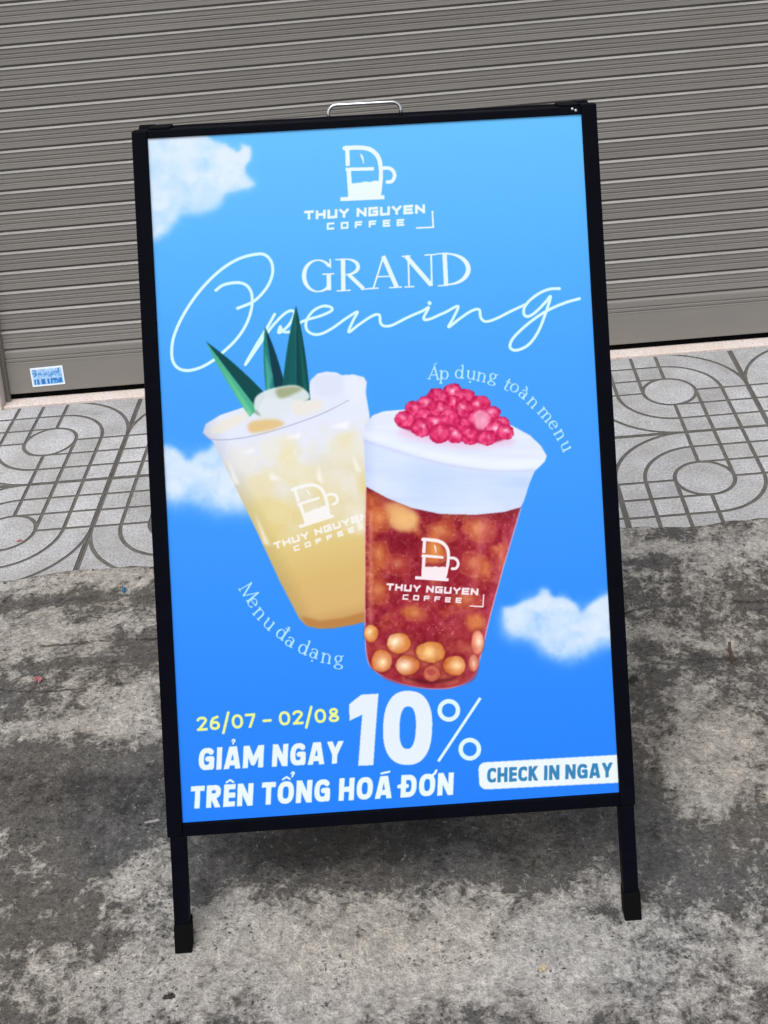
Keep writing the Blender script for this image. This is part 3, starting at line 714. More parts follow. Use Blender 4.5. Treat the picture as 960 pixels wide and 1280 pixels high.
# left cup: pale drink with ice and pandan leaves
def facet(tip, bl, br, mid, c1, c2, c3):
    def side(a, b, o):
        dx, dy = b[0] - a[0], b[1] - a[1]; L_ = math.hypot(dx, dy); n_ = (-dy / L_, dx / L_)
        if n_[0] * (o[0] - a[0]) + n_[1] * (o[1] - a[1]) > 0: n_ = (-n_[0], -n_[1])
        return [(a[0] + dx * t + n_[0] * 2.4 * math.sin(math.pi * t ** .85), a[1] + dy * t + n_[1] * 2.4 * math.sin(math.pi * t ** .85)) for t in np.linspace(0, 1, 10)]
    fill(side(tip, bl, br) + [mid], c1, .5); fill(side(tip, br, bl) + [mid], c2, .5)
    q = lambda a, b, t: (a[0] + (b[0] - a[0]) * t, a[1] + (b[1] - a[1]) * t)
    fill([q(tip, bl, .25), bl, q(bl, mid, .45)], c3, 1.4, .7)
cup1 = [(253.5, 541), (257, 530), (275, 519), (305, 509), (318, 500), (330, 490), (350, 484), (368, 482), (386, 490), (388, 476), (397, 467), (408, 464.5), (420, 465.5), (427, 469), (442, 468), (455, 471.5), (458.5, 478),
        (457, 490), (462, 520), (462, 775), (440, 781), (415, 785), (398, 785.5), (383, 782), (374, 773), (350, 727), (320, 662), (290, 600), (266, 552)]
s_ = sub(250, 460, 466, 790); X, Y = XX[s_], YY[s_]
cov = blur(in_poly(cup1, X, Y).astype(float), .5 * SS)
ax = (Y - 540) * .94 + (X - 330) * .22                       # along the cup
C = lerp_stops(ax, [(-80, (224, 234, 255)), (20, (226, 232, 252)), (45, (228, 228, 226)), (85, (228, 214, 158)), (130, (226, 206, 138)), (185, (218, 186, 118)), (225, (216, 180, 116)), (250, (196, 150, 92)), (262, (180, 132, 78)), (290, (150, 100, 60))])
n1 = fbm(X / 34, Y / 40, 3, 61, .4); n2 = fbm(X / 24, Y / 24, 3, 71, .4)
wt = np.clip((n1 - .50) * 4, 0, 1) * np.clip((150 - ax) / 70, 0, 1) * np.clip((ax - 10) / 30, 0, 1)
C = C * (1 - .8 * wt[..., None]) + np.array((232, 236, 248)) * .8 * wt[..., None]
yl = np.clip((n2 - .50) * 4, 0, 1) * np.clip((ax - 0) / 30, 0, 1) * np.clip((70 - ax) / 40, 0, 1)
C = C * (1 - .6 * yl[..., None]) + np.array((232, 218, 150)) * .6 * yl[..., None]
edge = np.clip(((X - 262) - (Y - 548) * .486) / 26, 0, 1)     # darker glassy left side
C = C * (.90 + .10 * edge[..., None])
put(s_, cov, C)
ink = Ink((250, 500, 462, 560)); ink.line(spline([(254, 541), (264, 549), (290, 549), (325, 543), (365, 531), (405, 516), (440, 498), (457, 488)], 8), 1.5); ink.done((168, 172, 205), .75)
def cube_(pts, c_, al, edge=(255, 255, 255), ea=.35, soft=1.6):
    fill(pts, c_, soft, al); k = Ink((min(q[0] for q in pts) - 4, min(q[1] for q in pts) - 4, max(q[0] for q in pts) + 4, max(q[1] for q in pts) + 4))
    k.line(pts + [pts[0]], 1.6); k.c = blur(k.c, .8 * SS); k.done(edge, ea)
for q in [((300, 572), 30, 24, .35, (236, 232, 214)), ((345, 560), 34, 26, -.25, (240, 232, 196)), ((392, 548), 32, 26, .2, (232, 236, 246)), ((432, 560), 34, 30, -.3, (238, 232, 200)), ((372, 592), 34, 26, .45, (236, 226, 178)),
          ((422, 606), 32, 28, -.2, (236, 238, 244)), ((328, 604), 28, 22, -.3, (236, 222, 176)), ((438, 520), 26, 24, .15, (230, 236, 250)), ((448, 650), 26, 26, .2, (240, 240, 240)), ((350, 640), 22, 20, .3, (236, 224, 180))]:
    (cx, cy), w_, h_, an, cc = q; ca_, sa_ = math.cos(an), math.sin(an); w_ *= 1.3; h_ *= 1.3
    cube_([(cx + ca_ * u_ * w_ / 2 - sa_ * v_ * h_ / 2, cy + sa_ * u_ * w_ / 2 + ca_ * v_ * h_ / 2) for u_, v_ in ((-1, -.8), (-.2, -1), (.9, -.85), (1, .7), (.2, 1), (-.85, .85))], cc, .42, ea=.13, soft=4.5)
facet((257.5, 427), (312, 521), (333, 493), (322, 512), (74, 176, 138), (8, 72, 74), (118, 216, 170))
facet((331, 408), (333, 497), (359, 492), (345, 498), (28, 124, 118), (6, 58, 72), (70, 165, 150))
facet((370, 382), (352, 494), (388, 500), (370, 500), (14, 92, 92), (4, 66, 70), (10, 80, 84))
fill([(331, 440), (335, 496), (341, 470)], (96, 186, 176), 1.0, .55); fill([(371, 384), (386, 500), (380, 502)], (16, 112, 100), 1.0, .6)
fill(spline([(318, 500), (330, 489), (352, 483), (372, 482), (386, 492), (384, 500), (366, 504), (360, 520), (340, 526), (322, 522)], 5, True), (222, 232, 238), .8, .95)
fill(spline([(345, 487), (366, 483), (378, 486), (364, 494), (350, 498)], 5, True), (142, 150, 96), 1.6, .7)
fill(spline([(312, 528), (340, 524), (356, 529), (340, 537), (314, 541)], 5, True), (226, 190, 122), 1.8, .85)
fill(spline([(262, 538), (285, 522), (312, 516), (300, 530), (272, 542)], 5, True), (242, 230, 204), 2.5, .6)
fill(spline([(320, 512), (326, 520), (318, 516)], 4, True), (96, 130, 100), 1.0, .6)
fill(spline([(366, 503), (400, 500), (402, 512), (372, 520)], 5, True), (240, 230, 206), 2.5, .6)
fill(spline([(392, 472), (418, 468), (428, 476), (424, 492), (398, 494)], 5, True), (208, 216, 240), 2.0, .35)
fill(spline([(432, 474), (454, 476), (454, 500), (436, 500)], 5, True), (234, 240, 255), 2.0, .5)
fill([(376, 770), (400, 776), (430, 772), (462, 763), (462, 776), (440, 781.5), (415, 785.5), (398, 785.5), (383, 782)], (184, 126, 66), 1.2, .8)
for q in ([(300, 566), (318, 560), (316, 566)], [(352, 548), (376, 541), (374, 548)], [(412, 534), (436, 526), (434, 536)], [(398, 580), (404, 604), (396, 600)], [(440, 566), (452, 590), (444, 588)], [(336, 590), (352, 600), (338, 600)], [(284, 572), (300, 606), (292, 604)], [(318, 640), (338, 682), (330, 680)], [(444, 640), (456, 660), (448, 664)]):
    fill(q, (255, 255, 255), 1.5, .6)
a1 = math.radians(-15.5); k1 = .205
logo([[k1 * math.cos(a1), -k1 * .9 * math.sin(a1)], [k1 * math.sin(a1), k1 * .9 * math.cos(a1)]], (395 - k1 * (385 * math.cos(a1) - .9 * 290 * math.sin(a1)), 640 - k1 * (385 * math.sin(a1) + .9 * 290 * math.cos(a1))),
     (246, 246, 246), (340, 590, 470, 700), .92)

# right cup: red tea, cream top, pink pearls
body = [(458, 600), (456.5, 680), (456, 780), (458, 820), (463, 834), (480, 846), (508, 856), (535, 860.5), (560, 861), (580, 855), (594, 843), (601, 820), (614, 765), (630, 706), (652, 630), (600, 640), (540, 635)]
s_ = sub(452, 595, 660, 866); X, Y = XX[s_], YY[s_]; cov = blur(in_poly(body, X, Y).astype(float), .5 * SS)
n1 = fbm(X / 26, Y / 30, 5, 81, .55); n2 = fbm(X / 60, Y / 70, 4, 91); n3 = fbm(X / 5, Y / 5, 3, 101); n4 = fbm(X / 15, Y / 15, 4, 105)
C = np.ones(X.shape + (3,)) * np.array((146, 30, 48.))
C = C + (n2[..., None] - .5) * np.array((60, 40, 40))
hot = np.clip((n1 - .55) * 4.5, 0, 1) * np.clip(1.25 - (Y - 640) / 170, 0.12, 1)
C = C * (1 - .8 * hot[..., None]) + np.array((228, 146, 78)) * .8 * hot[..., None]
pinkish = np.clip((n4 - .55) * 4, 0, 1); C = C * (1 - .4 * pinkish[..., None]) + np.array((196, 92, 100)) * .4 * pinkish[..., None]
lf = np.clip((486 - X) / 26, 0, 1) * np.clip((n4 - .30) * 3.5, 0, 1) * np.clip((770 - Y) / 60, 0, 1)
C = C * (1 - .75 * lf[..., None]) + np.array((220, 120, 66)) * .75 * lf[..., None]
rt = np.clip(((X) - (652 - (Y - 630) * .268) + 17) / 17, 0, 1); C = C * (1 - .5 * rt[..., None]) + np.array((224, 110, 128)) * .5 * rt[..., None]
C = C + (n3[..., None] - .5) * 50
bt = np.clip((Y - 785) / 30, 0, 1) * np.clip((n4 - .35) * 3, 0, 1); C = C * (1 - .6 * bt[..., None]) + np.array((206, 118, 84)) * .6 * bt[..., None]
tp = np.clip(1 - (Y - (607 + 36 * np.sqrt(np.clip((X - 456) / 130, 0, 1)))) / 12, 0, 1); C = C * (1 - .35 * tp[..., None]) + np.array((110, 34, 46)) * .35 * tp[..., None]
put(s_, cov, C)
fill(spline([(484, 628), (515, 636), (522, 655), (500, 664), (484, 650)], 5, True), (238, 188, 122), 2.6, .75)
fill(spline([(462, 618), (478, 626), (474, 660), (462, 680)], 5, True), (190, 84, 58), 3, .5)
fill(spline([(530, 682), (546, 676), (552, 694), (540, 706), (528, 698)], 5, True), (214, 128, 66), 2.4, .6)
fill(spline([(592, 700), (604, 694), (612, 708), (600, 718)], 5, True), (206, 120, 58), 3, .55)
fill(spline([(582, 772), (600, 768), (606, 782), (590, 790)], 5, True), (232, 150, 76), 3, .7)
fill(spline([(500, 762), (520, 756), (522, 766), (506, 772)], 5, True), (206, 128, 60), 2.5, .6)
ink = Ink((452, 600, 660, 868)); ink.line(spline([(456.5, 612), (456, 700), (456.5, 790), (459, 822), (466, 836), (484, 848), (512, 857), (545, 861), (574, 857), (592, 845), (600, 822), (614, 765), (631, 703), (651, 636)], 6), 1.6); ink.done((236, 180, 196), .6)
fill(spline([(460, 822), (470, 838), (500, 850), (545, 857), (580, 850), (597, 830), (592, 850), (560, 860), (520, 859), (480, 848)], 4, True), (168, 56, 72), 1.0, .7)
fill(spline([(505, 846), (540, 850), (570, 846), (560, 852), (530, 854)], 4, True), (92, 20, 36), 1.4, .8)
for q in [((476, 650), 26, 30, .3, (222, 130, 72)), ((505, 650), 34, 26, .25, (242, 196, 130)), ((552, 666), 36, 28, -.2, (214, 116, 70)), ((600, 662), 38, 30, .2, (206, 104, 78)), ((474, 694), 26, 34, -.2, (214, 118, 62)), ((592, 706), 32, 30, .3, (198, 92, 66)),
          ((498, 706), 30, 26, .1, (188, 76, 64)), ((474, 740), 24, 30, .3, (206, 112, 62)), ((586, 750), 30, 26, -.3, (196, 90, 62)), ((545, 690), 24, 26, .15, (226, 140, 66)), ((520, 768), 26, 16, .1, (204, 118, 62))]:
    (cx, cy), w_, h_, an, cc = q; ca_, sa_ = math.cos(an), math.sin(an)
    cube_([(cx + ca_ * u_ * w_ / 2 - sa_ * v_ * h_ / 2, cy + sa_ * u_ * w_ / 2 + ca_ * v_ * h_ / 2) for u_, v_ in ((-1, -.8), (-.2, -1), (.9, -.85), (1, .7), (.2, 1), (-.85, .85))], cc, .62, (250, 190, 130), .18, 3.6)
    fill([(cx - w_ * .28, cy - h_ * .2), (cx + w_ * .05, cy - h_ * .32), (cx + w_ * .2, cy), (cx - w_ * .12, cy + h_ * .2)], (255, 206, 134), 2.6, .34)
s_ = sub(456, 640, 650, 800); sp_ = fbm(XX[s_] / 2.2, YY[s_] / 2.2, 2, 301); put(s_, np.clip((sp_ - .74) * 9, 0, 1) * .38 * in_poly(body, XX[s_], YY[s_]), (248, 190, 160))
fill([(604, 640), (612, 640), (594, 740), (586, 744)], (240, 150, 150), 3.0, .28); fill([(461, 640), (466, 640), (465, 790), (461, 790)], (250, 190, 170), 1.6, .35)
def pearl(cx, cy, rx, ry, hl=(-.25, -.2), base=(214, 128, 64), lite=(250, 214, 158)):
    s2 = sub(cx - rx - 4, cy - ry - 4, cx + rx + 4, cy + ry + 4); X, Y = XX[s2], YY[s2]
    d = np.sqrt(((X - cx) / rx) ** 2 + ((Y - cy) / ry) ** 2) * (1 + .22 * (fbm(X / 9, Y / 9, 3, int(cx * 3)) - .5))
    put(s2, np.clip((1.25 - d) * 3.2, 0, 1) * .55, (112, 26, 36))
    h = np.clip(1 - np.sqrt(((X - cx) / rx - hl[0]) ** 2 + ((Y - cy) / ry - hl[1]) ** 2) * .95, 0, 1)
    colr = np.array(base) * (1 - h[..., None]) + np.array(lite) * h[..., None] + (fbm(X / 6, Y / 6, 3, int(cx)) - .5)[..., None] * 40
    put(s2, (1 - d) * min(rx, ry) * .55 + .5, np.clip(colr + 40 * np.clip(h[..., None] - .5, 0, .5), 0, 255))
for a in [(464, 792, 9, 11), (597, 803, 8, 15, (.2, -.1), (222, 120, 96), (252, 222, 190)), (498, 804, 14.5, 13, (-.3, -.15), (216, 128, 62), (255, 236, 204)), (538.5, 815, 18, 13.5, (-.1, .05), (206, 120, 56), (246, 204, 140)),
          (477, 826, 13, 14, (.1, .1), (206, 112, 58), (252, 216, 170)), (509, 832, 15, 12, (-.25, .0), (200, 108, 56), (255, 232, 206)), (568, 832, 14, 12.5, (.2, -.05), (206, 110, 54), (252, 214, 160)),
          (592, 829, 6.5, 11, (0, 0), (206, 108, 88), (240, 190, 160)), (540, 842, 10.5, 10, (0, -.1), (188, 88, 66), (226, 150, 120))]: pearl(*a)
fill(spline([(534, 838), (541, 836), (545, 841), (540, 845), (535, 843)], 4, True), (172, 60, 60), .8, .8)
foam = [(457, 608), (455.5, 560), (454, 545), (457, 530), (466, 519), (480, 514), (505, 512), (560, 514), (610, 522), (640, 532), (662, 544), (676, 557), (683.5, 570), (681, 577), (674, 584), (668, 590), (662, 604), (655, 626), (651, 634),
        (630, 640), (595, 643.5), (550, 642.5), (515, 635), (485, 623)]
s_ = sub(450, 505, 690, 650); X, Y = XX[s_], YY[s_]; cov = blur(in_poly(foam, X, Y).astype(float), .5 * SS)
lipy = 548 + 42 * np.sin(np.clip((X - 450) / 235, 0, 1) * math.pi * .62) + (X - 450) * -.01
C = np.ones(X.shape + (3,)) * np.array((226, 235, 255.))
dl = Y - lipy
C -= (np.clip(dl / 6, 0, 1) * (6 + 34 * np.clip(fbm(X / 60, Y / 60, 3, 177) - .30, 0, .6)))[..., None] * np.array((1.1, .55, 0))
C -= (np.exp(-((dl - 1) / 2.2) ** 2) * 16)[..., None] * np.array((1, 1, .45))
C -= (np.clip(dl / 14, 0, 1) * 3)[..., None] * np.array((1, 1, .1)) - (np.exp(-((dl + 7) / 6) ** 2) * 8)[..., None]
C += (fbm(X / 50, Y / 6, 3, 131) - .5)[..., None] * np.array((12, 10, 2))
C -= (np.clip(1 - (X - 455) / 16, 0, 1) * 14)[..., None] * np.array((1, 1, .3))
put(s_, cov, np.clip(C, 0, 255))
fill(spline([(495, 540), (530, 552), (580, 560), (636, 556), (640, 548), (590, 540), (540, 535)], 5, True), (236, 176, 214), 3.5, .6)
fill(spline([(496, 528), (512, 508), (540, 492), (566, 489), (592, 500), (612, 512), (634, 534), (634, 546), (616, 553), (580, 552), (540, 544), (508, 537)], 5, True), (186, 24, 84), 1.2, 1)
for i, (x, y) in enumerate([(465, 42), (400, 62), (530, 58), (340, 98), (590, 98), (465, 88), (288, 118), (400, 122), (518, 114), (640, 140), (245, 165), (330, 152), (448, 152), (578, 148), (690, 190), (320, 202), (385, 185), (505, 190), (610, 172), (662, 215), (708, 222), (470, 235), (405, 228), (545, 242), (625, 250)]):
    cx, cy = 440 + x / 3.692, 480 + y / 3.692; rx = 12.4 + 1.8 * math.sin(i * 2.1); ry = 10.8 + 1.4 * math.cos(i * 1.7)
    s2 = sub(cx - 18, cy - 18, cx + 18, cy + 18); Xl, Yl = XX[s2], YY[s2]; a = .5 * math.sin(i * 1.3)
    u = (Xl - cx) * math.cos(a) + (Yl - cy) * math.sin(a); v = -(Xl - cx) * math.sin(a) + (Yl - cy) * math.cos(a)
    d = np.sqrt((u / rx) ** 2 + (v / ry) ** 2)
    n_ = fbm(Xl / 5, Yl / 5, 3, 150 + i)
    d = d * (1 + .25 * (n_ - .5)); colr = np.array((226, 58, 116)) + (n_[..., None] - .5) * np.array((90, 130, 110)) - np.clip(d - .72, 0, .5)[..., None] * np.array((120, 100, 90))
    h = np.exp(-(((u + rx * .2 * math.sin(i * 3.3)) / (rx * (.30 + .15 * math.sin(i)))) ** 2 + ((v + ry * .25) / (ry * .28)) ** 2)) * (.35 + .45 * (math.sin(i * 5.1) > -.2)) * (.5 + n_)
    colr = colr * (1 - h[..., None]) + np.array((255, 200, 220)) * h[..., None]
    put(s2, (1 - d) * 8 + .5, np.clip(colr, 0, 255))
fill(spline([(592, 518), (606, 514), (612, 522), (608, 534), (596, 536)], 5, True), (246, 186, 214), 1.6, .7)
a2 = math.radians(6.5); k2 = .190
logo([[k2 * math.cos(a2), -k2 * math.sin(a2)], [k2 * math.sin(a2), k2 * math.cos(a2)]], (546.5 - k2 * (400 * math.cos(a2) - 290 * math.sin(a2)), 712.5 - k2 * (400 * math.sin(a2) + 290 * math.cos(a2))),
     (250, 240, 246), (470, 660, 620, 775), .97)

# bold figures
ink = Ink((430, 855, 610, 965)); Z = lambda pts: [(420 + x / 4.8, 850 + y / 4.8) for x, y in pts]
ink.poly(Z([(78, 148), (112, 118), (152, 88), (255, 82), (238, 300), (224, 511), (133, 515), (150, 300), (158, 208), (82, 244)]))
def sup(cx, cy, rx, ry, e, rot): return [(cx + rx * np.sign(math.cos(t)) * abs(math.cos(t)) ** e * math.cos(rot) - ry * np.sign(math.sin(t)) * abs(math.sin(t)) ** e * math.sin(rot),
                                          cy + rx * np.sign(math.cos(t)) * abs(math.cos(t)) ** e * math.sin(rot) + ry * np.sign(math.sin(t)) * abs(math.sin(t)) ** e * math.cos(rot)) for t in np.linspace(0, 2 * math.pi, 72, endpoint=False)]
ink.poly(Z(sup(430, 287, 147, 222, .82, .035))); ink.hole(Z(sup(430, 286, 49, 127, .8, .035))); ink.done((228, 240, 255))
ink = Ink((530, 860, 615, 965))
for cx, cy in ((677, 182), (803, 415)):
    ink.line(Z([(cx + 55 * math.cos(t), cy + 55 * math.sin(t)) for t in np.linspace(0, 2 * math.pi, 40)]), 26 / 4.8)
ink.line(Z([(866, 108), (614, 488)]), 17 / 4.8, 1); ink.done((222, 246, 255))
ink = Ink((590, 935, 785, 995)); T6 = lambda pts: [(580 + x / 4.571, 920 + y / 4.571) for x, y in pts]
ink.poly(T6([(125 - 42 * math.cos(t), 190 - 40 * math.sin(t)) for t in np.linspace(0, math.pi / 2, 8)] + [(905, 106), (905, 266)] + [(127 - 40 * math.sin(t), 265 + 40 * math.cos(t)) for t in np.linspace(0, math.pi / 2, 8)])); ink.done((234, 246, 255))

# bold condensed capitals and figures
def sel(cx, cy, rx, ry, a0=0, a1=360, e=.78, n=30):
    out = []
    for a in np.radians(np.linspace(a0, a1, n)):
        c_, s2 = math.cos(a), math.sin(a); out.append((cx + rx * math.copysign(abs(c_) ** e, c_), cy + ry * math.copysign(abs(s2) ** e, s2)))
    return out
def face(h):                                                 # h = half stroke, heights in caps
    t, m_ = 1 - h, .5
    F_ = {'I': (2 * h, [[(h, -1), (h, 2)]]), 'H': (.64, [[(h, -1), (h, 2)], [(.64 - h, -1), (.64 - h, 2)], [(h, .5), (.64 - h, .5)]]),
          'N': (.66, [[(h, -1), (h, 2)], [(.66 - h, -1), (.66 - h, 2)], [(h * .6, 1.08), (.66 - h * .6, -.08)]]),
          'M': (.86, [[(h, -1), (h, 2)], [(.86 - h, -1), (.86 - h, 2)], [(h * .8, 1.1), (.43, .22), (.86 - h * .8, 1.1)]]),
          'E': (.48, [[(h, -1), (h, 2)], [(h, t), (.48, t)], [(h, .51), (.45, .51)], [(h, h), (.48, h)]]),
          'T': (.56, [[(.28, -1), (.28, 1)], [(0, t), (.56, t)]]),
          'A': (.70, [[(h * .75, -.15), (.35 - h * .25, 1.12)], [(.70 - h * .75, -.15), (.35 + h * .25, 1.12)], [(.2, .27), (.5, .27)]]),
          'Y': (.66, [[(h * .5, 1.1), (.33, .42), (.66 - h * .5, 1.1)], [(.33, .5), (.33, -1)]]),
          'O': (.68, [sel(.34, .5, .34 - h, .5 - h)]), 'C': (.56, [sel(.34, .5, .34 - h, .5 - h, 48, 312)]),
          'G': (.66, [sel(.34, .5, .34 - h, .5 - h, 46, 320), [(.66 - h, .12), (.66 - h, .5)], [(.38, .5), (.66 - h, .5)]]),
          'D': (.66, [[(h, -1), (h, 2)], sel(.30, .5, .36 - h, .5 - h, -90, 90), [(h, t), (.32, t)], [(h, h), (.32, h)]]),
          'R': (.62, [[(h, -1), (h, 2)], sel(.32, .70, .28 - h, .30 - h, -90, 90), [(h, t), (.34, t)], [(h, .4 + h), (.34, .4 + h)], [(.30, .42), (.62 - h * .8, -.1)]]),
          'K': (.62, [[(h, -1), (h, 2)], [(h, .38), (.60 - h * .5, 1.12)], [(.25, .55), (.62 - h * .6, -.12)]]),
          '2': (.58, [sel(.29, .72, .27 - h * .6, .28 - h, 165, -25, 1) + [(.12, h * 1.2)], [(.02, h), (.58, h)]]),
          '6': (.60, [sel(.30, .32, .30 - h, .32 - h, 0, 360, .95), [(h * 1.05, .36), (.13, .62), (.24, .82), (.46, 1 - h)]]),
          '0': (.66, [sel(.33, .5, .33 - h, .5 - h, 0, 360, .9)]), '7': (.56, [[(0, t), (.56, t)], [(.50, t), (.19, -.1)]]),
          '8': (.60, [sel(.30, .74, .26 - h, .26 - h, 0, 360, .95), sel(.30, .27, .30 - h, .27 - h, 0, 360, .95)]),
          '/': (.40, [[(.03, -.24), (.37, 1.16)]]), '-': (.36, [[(.0, .42), (.36, .42)]])}
    return F_
def hook(x): return [(x - .05, 1.25), (x - .01, 1.31), (x + .05, 1.29), (x + .055, 1.23), (x, 1.18), (x - .005, 1.12)]
def caps(body, pl, pr, cap, color, stroke, lean=0.0, gap=.10, space=.26, slope=None):
    h = stroke / cap / 2; F_ = face(h); x = 0.0; run = []
    base = {'Ả': ('A', 'hook'), 'Ê': ('E', 'circ'), 'Ổ': ('O', 'circhook'), 'Á': ('A', 'acute'), 'Đ': ('D', 'bar'), 'Ơ': ('O', 'horn')}
    for ch in body:
        if ch == ' ': x += space; continue
        g0, acc = base.get(ch, (ch, '')); w, st = F_[g0]; run.append((x, w, st, acc, ch)); x += w + gap
    tot = x - gap
    pl, pr = np.array(pl, float), np.array(pr, float); ex = (pr - pl) / tot; t_ = (pr - pl) / np.hypot(*(pr - pl))
    uv = (np.array([t_[1], -t_[0]]) + lean * t_) * cap
    A = np.array([[ex[0], uv[0]], [ex[1], uv[1]]]); Ai = np.linalg.inv(A); kx = np.hypot(*ex) / cap
    for x0, w, st, acc, ch in run:
        cs = np.array([pl + A @ np.array(q) for q in ((x0 - .1, -.3), (x0 + w + .15, -.3), (x0 - .1, 1.5), (x0 + w + .15, 1.5))])
        k = Ink((cs[:, 0].min() - 2, cs[:, 1].min() - 2, cs[:, 0].max() + 2, cs[:, 1].max() + 2))
        U_ = Ai[0, 0] * (k.X - pl[0]) + Ai[0, 1] * (k.Y - pl[1]) - x0; V_ = Ai[1, 0] * (k.X - pl[0]) + Ai[1, 1] * (k.Y - pl[1])
        def dist(pts):
            d = np.full(U_.shape, 9.)
            for q in range(len(pts) - 1):
                (ax_, ay_), (bx_, by_) = pts[q], pts[q + 1]; dx, dy = (bx_ - ax_) * kx, by_ - ay_; L2 = dx * dx + dy * dy + 1e-12
                tt = np.clip((((U_ - ax_) * kx) * dx + (V_ - ay_) * dy) / L2, 0, 1)
                d = np.minimum(d, np.hypot((U_ - ax_) * kx - dx * tt, V_ - ay_ - dy * tt))
            return d
        d = np.full(U_.shape, 9.)
        for pts in st: d = np.minimum(d, dist(pts))
        cov = np.clip((h * min(1, kx * 1.02 + .0) - d) * cap * SS + .5, 0, 1)
        if ch not in '/-':
            cov *= np.clip((1.0 - V_) * cap * SS + .5, 0, 1) * np.clip(V_ * cap * SS + .5, 0, 1)
            cov *= np.clip((U_ + .0) * cap * SS + .5, 0, 1) * np.clip((w - U_) * cap * SS + .5, 0, 1)
        def add(pts, hw):
            nonlocal cov
            cov = np.maximum(cov, np.clip((hw - dist(pts)) * cap * SS + .5, 0, 1))
        if 'hook' in acc: add(hook(w / 2 if acc == 'hook' else w * .84), .036) if acc == 'hook' else add([(a_, b2 + .08) for a_, b2 in hook(w * .86)], .036)
        if 'circ' in acc: add([(w / 2 - .14, 1.09), (w / 2, 1.19), (w / 2 + .14, 1.09)], .042)
        if acc == 'acute': add([(w / 2 - .12, 1.12), (w / 2 + .2, 1.18)], .045)
        if acc == 'bar': add([(-.06, .5), (.26, .5)], h * .75)
        if acc == 'horn': add([(w * .80, .93), (w * .93, 1.0), (w * 1.0, 1.12)], .055)
        k.c = cov; k.done(color)
caps('26/07 - 02/08', (246.4, 914.0), (424.7, 902.2), 17.8, (236, 248, 140), 3.3, 0.0, .10, .34)
caps('GIẢM NGAY', (247.5, 963.2), (428, 954), 27.8, (232, 246, 255), 6.5, 0.10, .075)
caps('TRÊN TỔNG HOÁ ĐƠN', (237.5, 1011), (566.5, 993.5), 28.0, (232, 248, 255), 6.5, 0.10, .075)
caps('CHECK IN NGAY', (608.5, 978.6), (765.5, 971.5), 18.4, (54, 132, 186), 4.2, 0.06, .075)

IMG = np.clip(IMG, 0, 255)
NXP, NYP = 700, 1088
ua = np.linspace(-PA + 0.0003, PA - 0.0003, NXP); ub = np.linspace(PB0 + 0.0003, PB1 - 0.0003, NYP)
UA, UB = np.meshgrid(ua, ub); YP = 0.0040
Wp = SO + UA[..., None] * r + UB[..., None] * up - YP * nrm
qx, qy = proj(Wp.reshape(-1, 3))
fx = np.clip((qx - OX) * SS - .5, 0, CW * SS - 1.001); fy = np.clip((qy - OY) * SS - .5, 0, CH * SS - 1.001)
ix, iy = fx.astype(int), fy.astype(int); tx, ty = (fx - ix)[:, None], (fy - iy)[:, None]
smp = (IMG[iy, ix] * (1 - tx) + IMG[iy, ix + 1] * tx) * (1 - ty) + (IMG[iy + 1, ix] * (1 - tx) + IMG[iy + 1, ix + 1] * tx) * ty
PRINT_K = 0.86                                             # whitest ink-free vinyl
lin = s2l(smp) * PRINT_K
nv = NXP * NYP
co = np.stack([UA, np.full_like(UA, YP), UB], -1).reshape(-1, 3).astype(np.float32)
idx = np.arange(nv).reshape(NYP, NXP)
fc = np.stack([idx[:-1, :-1], idx[:-1, 1:], idx[1:, 1:], idx[1:, :-1]], -1).reshape(-1).astype(np.int32)
pme = bpy.data.meshes.new('poster'); nf = len(fc) // 4
pme.vertices.add(nv); pme.vertices.foreach_set('co', co.reshape(-1))
pme.loops.add(nf * 4); pme.loops.foreach_set('vertex_index', fc)
pme.polygons.add(nf); pme.polygons.foreach_set('loop_start', np.arange(0, nf * 4, 4, dtype=np.int32))
pme.update(calc_edges=True); pme.validate()
ca = pme.color_attributes.new('print', 'FLOAT_COLOR', 'POINT')
ca.data.foreach_set('color', np.c_[lin, np.ones(nv)].reshape(-1).astype(np.float32))
poster = link('poster', pme, M_PRN, sign)
poster['label'] = 'blue sky poster with two iced drinks, pink pearls and opening offer lettering'

# ------------------------------------------------------------------ litter and grit
def gpoint(px_, py_):
    z = 0.0
    for _ in range(4):
        P_ = on_ground(px_, py_, z); z = float(gz(P_[0], P_[1])) if -P_[1] > V_EDGE - .02 else 0.0
    return P_[0], P_[1], z
def crumple(w, h, seed, lift=0.006):
    rr = random.Random(seed); n_ = 6; vs, fs = [], []
    for j in range(n_ + 1):
        for i in range(n_ + 1):
            x = (i / n_ - .5) * w * (1 + rr.uniform(-.25, .25)); y = (j / n_ - .5) * h * (1 + rr.uniform(-.25, .25))
            vs.append((x, y, 0.001 + rr.random() ** 1.5 * lift))
    for j in range(n_):
        for i in range(n_): fs.append((j * (n_ + 1) + i, j * (n_ + 1) + i + 1, (j + 1) * (n_ + 1) + i + 1, (j + 1) * (n_ + 1) + i))
    me = pydata(vs, fs); bm = bmesh.new(); bm.from_mesh(me)
    bmesh.ops.solidify(bm, geom=bm.faces[:], thickness=0.0006); bm.to_mesh(me); bm.free(); return me
def litter(name, px_, py_, w, h, c, label, cat, seed, rot=0.3, lift=0.006):
    o = link(name, crumple(w, h, seed, lift), mat_simple(name + '_paint_%d' % seed, c, 0.6, 0.3, 0, 0.4, 200)); x, y, z = gpoint(px_, py_)
    o.location = (x, y, z); o.rotation_euler = (0, 0, rot); tag(o, label, cat); return o
litter('wrapper_scrap', 155, 739, 0.008, 0.013, (0.06, 0.22, 0.38), 'tiny crumpled blue wrapper scrap on the concrete beside the paving edge', 'litter', 1, lift=0.009)
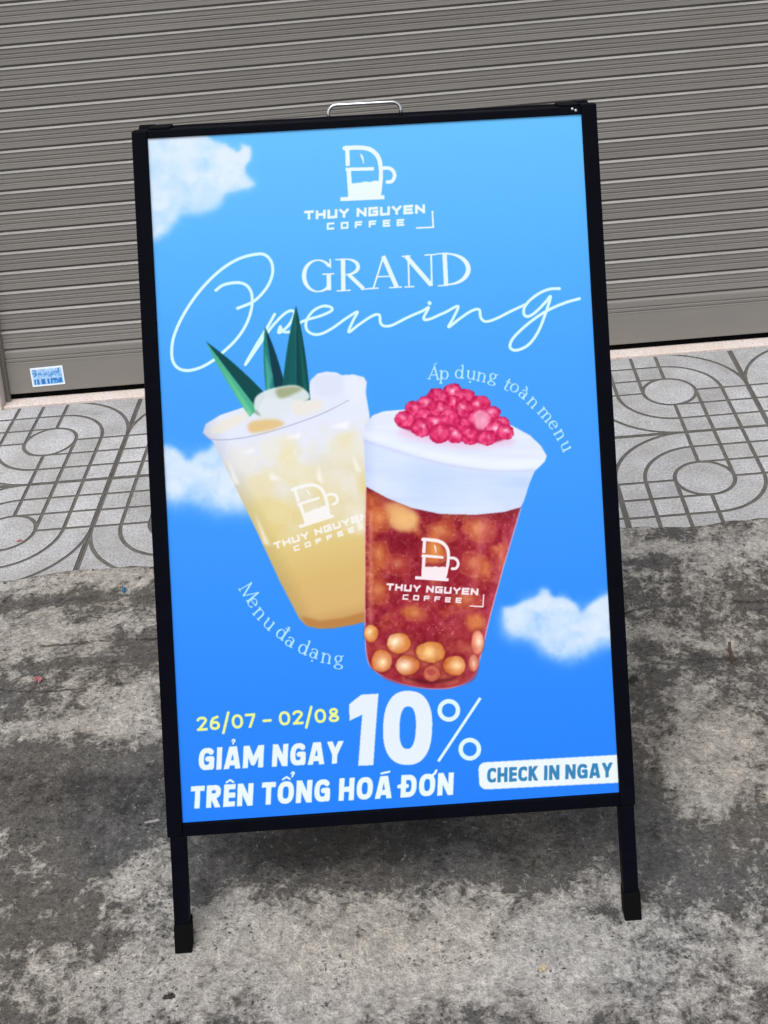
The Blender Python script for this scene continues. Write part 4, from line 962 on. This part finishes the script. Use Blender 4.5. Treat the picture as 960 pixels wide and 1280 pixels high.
litter('fallen_petal', 48, 851, 0.010, 0.014, (0.42, 0.17, 0.18), 'small pink fallen petal on grey concrete', 'petal', 2, 0.9, 0.008)
litter('wrapper_scrap', 24, 677, 0.010, 0.005, (0.36, 0.13, 0.11), 'tiny red scrap lying on a paving tile circle', 'litter', 3, 0.2, 0.004)
litter('paper_scrap', 190, 1028, 0.022, 0.004, (0.28, 0.275, 0.27), 'thin pale paper strip on dark concrete near the sign', 'litter', 4, 0.1, 0.003)
litter('leaf_scrap', 678, 1212, 0.012, 0.008, (0.42, 0.36, 0.24), 'small yellowed leaf scrap on pale concrete before the sign', 'leaf', 5, 0.5, 0.004)
litter('leaf_scrap', 792, 852, 0.016, 0.010, (0.05, 0.045, 0.04), 'small curled dark leaf scrap beside the sign frame', 'leaf', 6, 0.5, 0.008)
litter('leaf_scrap', 211, 1247, 0.016, 0.006, (0.03, 0.028, 0.026), 'dark sliver of dry leaf on pale concrete', 'leaf', 7, 0.1, 0.004)
x, y, z = gpoint(914, 829); x2, y2, z2 = gpoint(914, 800)
rod = link('iron_stub', tube([(0, 0, -0.01), (0.0006, 0.002, 0.010), (0.0, 0.006, 0.022), (0.001, 0.010, 0.036)], [0.0032, 0.0030, 0.0030, 0.0026], 8), mat_simple('rusty_iron', (0.10, 0.065, 0.045), 0.85, 0.3, 0.2, 0.5, 120))
rod.location = (x, y, z); tag(rod, 'short rusty iron stub sticking up from the concrete', 'iron stub')
bm = bmesh.new()
rs = random.Random(5)
for k in range(260):
    t = rs.random()
    xx = rs.uniform(-1.25, 1.25); yy = -V_EDGE - abs(rs.gauss(0.0, 0.14)) - 0.006 if t < 0.6 else -rs.uniform(0.8, 2.0)
    if -0.36 < xx < 0.36 and yy < -1.5: continue
    s = 0.0010 + 0.0030 * rs.random() ** 3
    mtx = Matrix.Translation((xx, yy, float(gz(xx, yy)) + s * .4)) @ Matrix.Rotation(rs.random() * 6.28, 4, 'Z') @ Matrix.Diagonal((s * rs.uniform(.8, 1.7), s, s * .7, 1))
    bmesh.ops.create_icosphere(bm, subdivisions=1, radius=1.0, matrix=mtx)
gm = Mat('grit_stone', 0.9, 0.2); 
gm.base(gm.ramp(gm.noise(gm.geo(), 35, 2), [(0.4, (0.05, 0.047, 0.044)), (0.7, (0.24, 0.23, 0.215))], 'LINEAR'))
tag(link('grit', mesh_of(bm), gm.m), 'loose grit scattered over the concrete and paving edge', 'grit', kind='stuff')
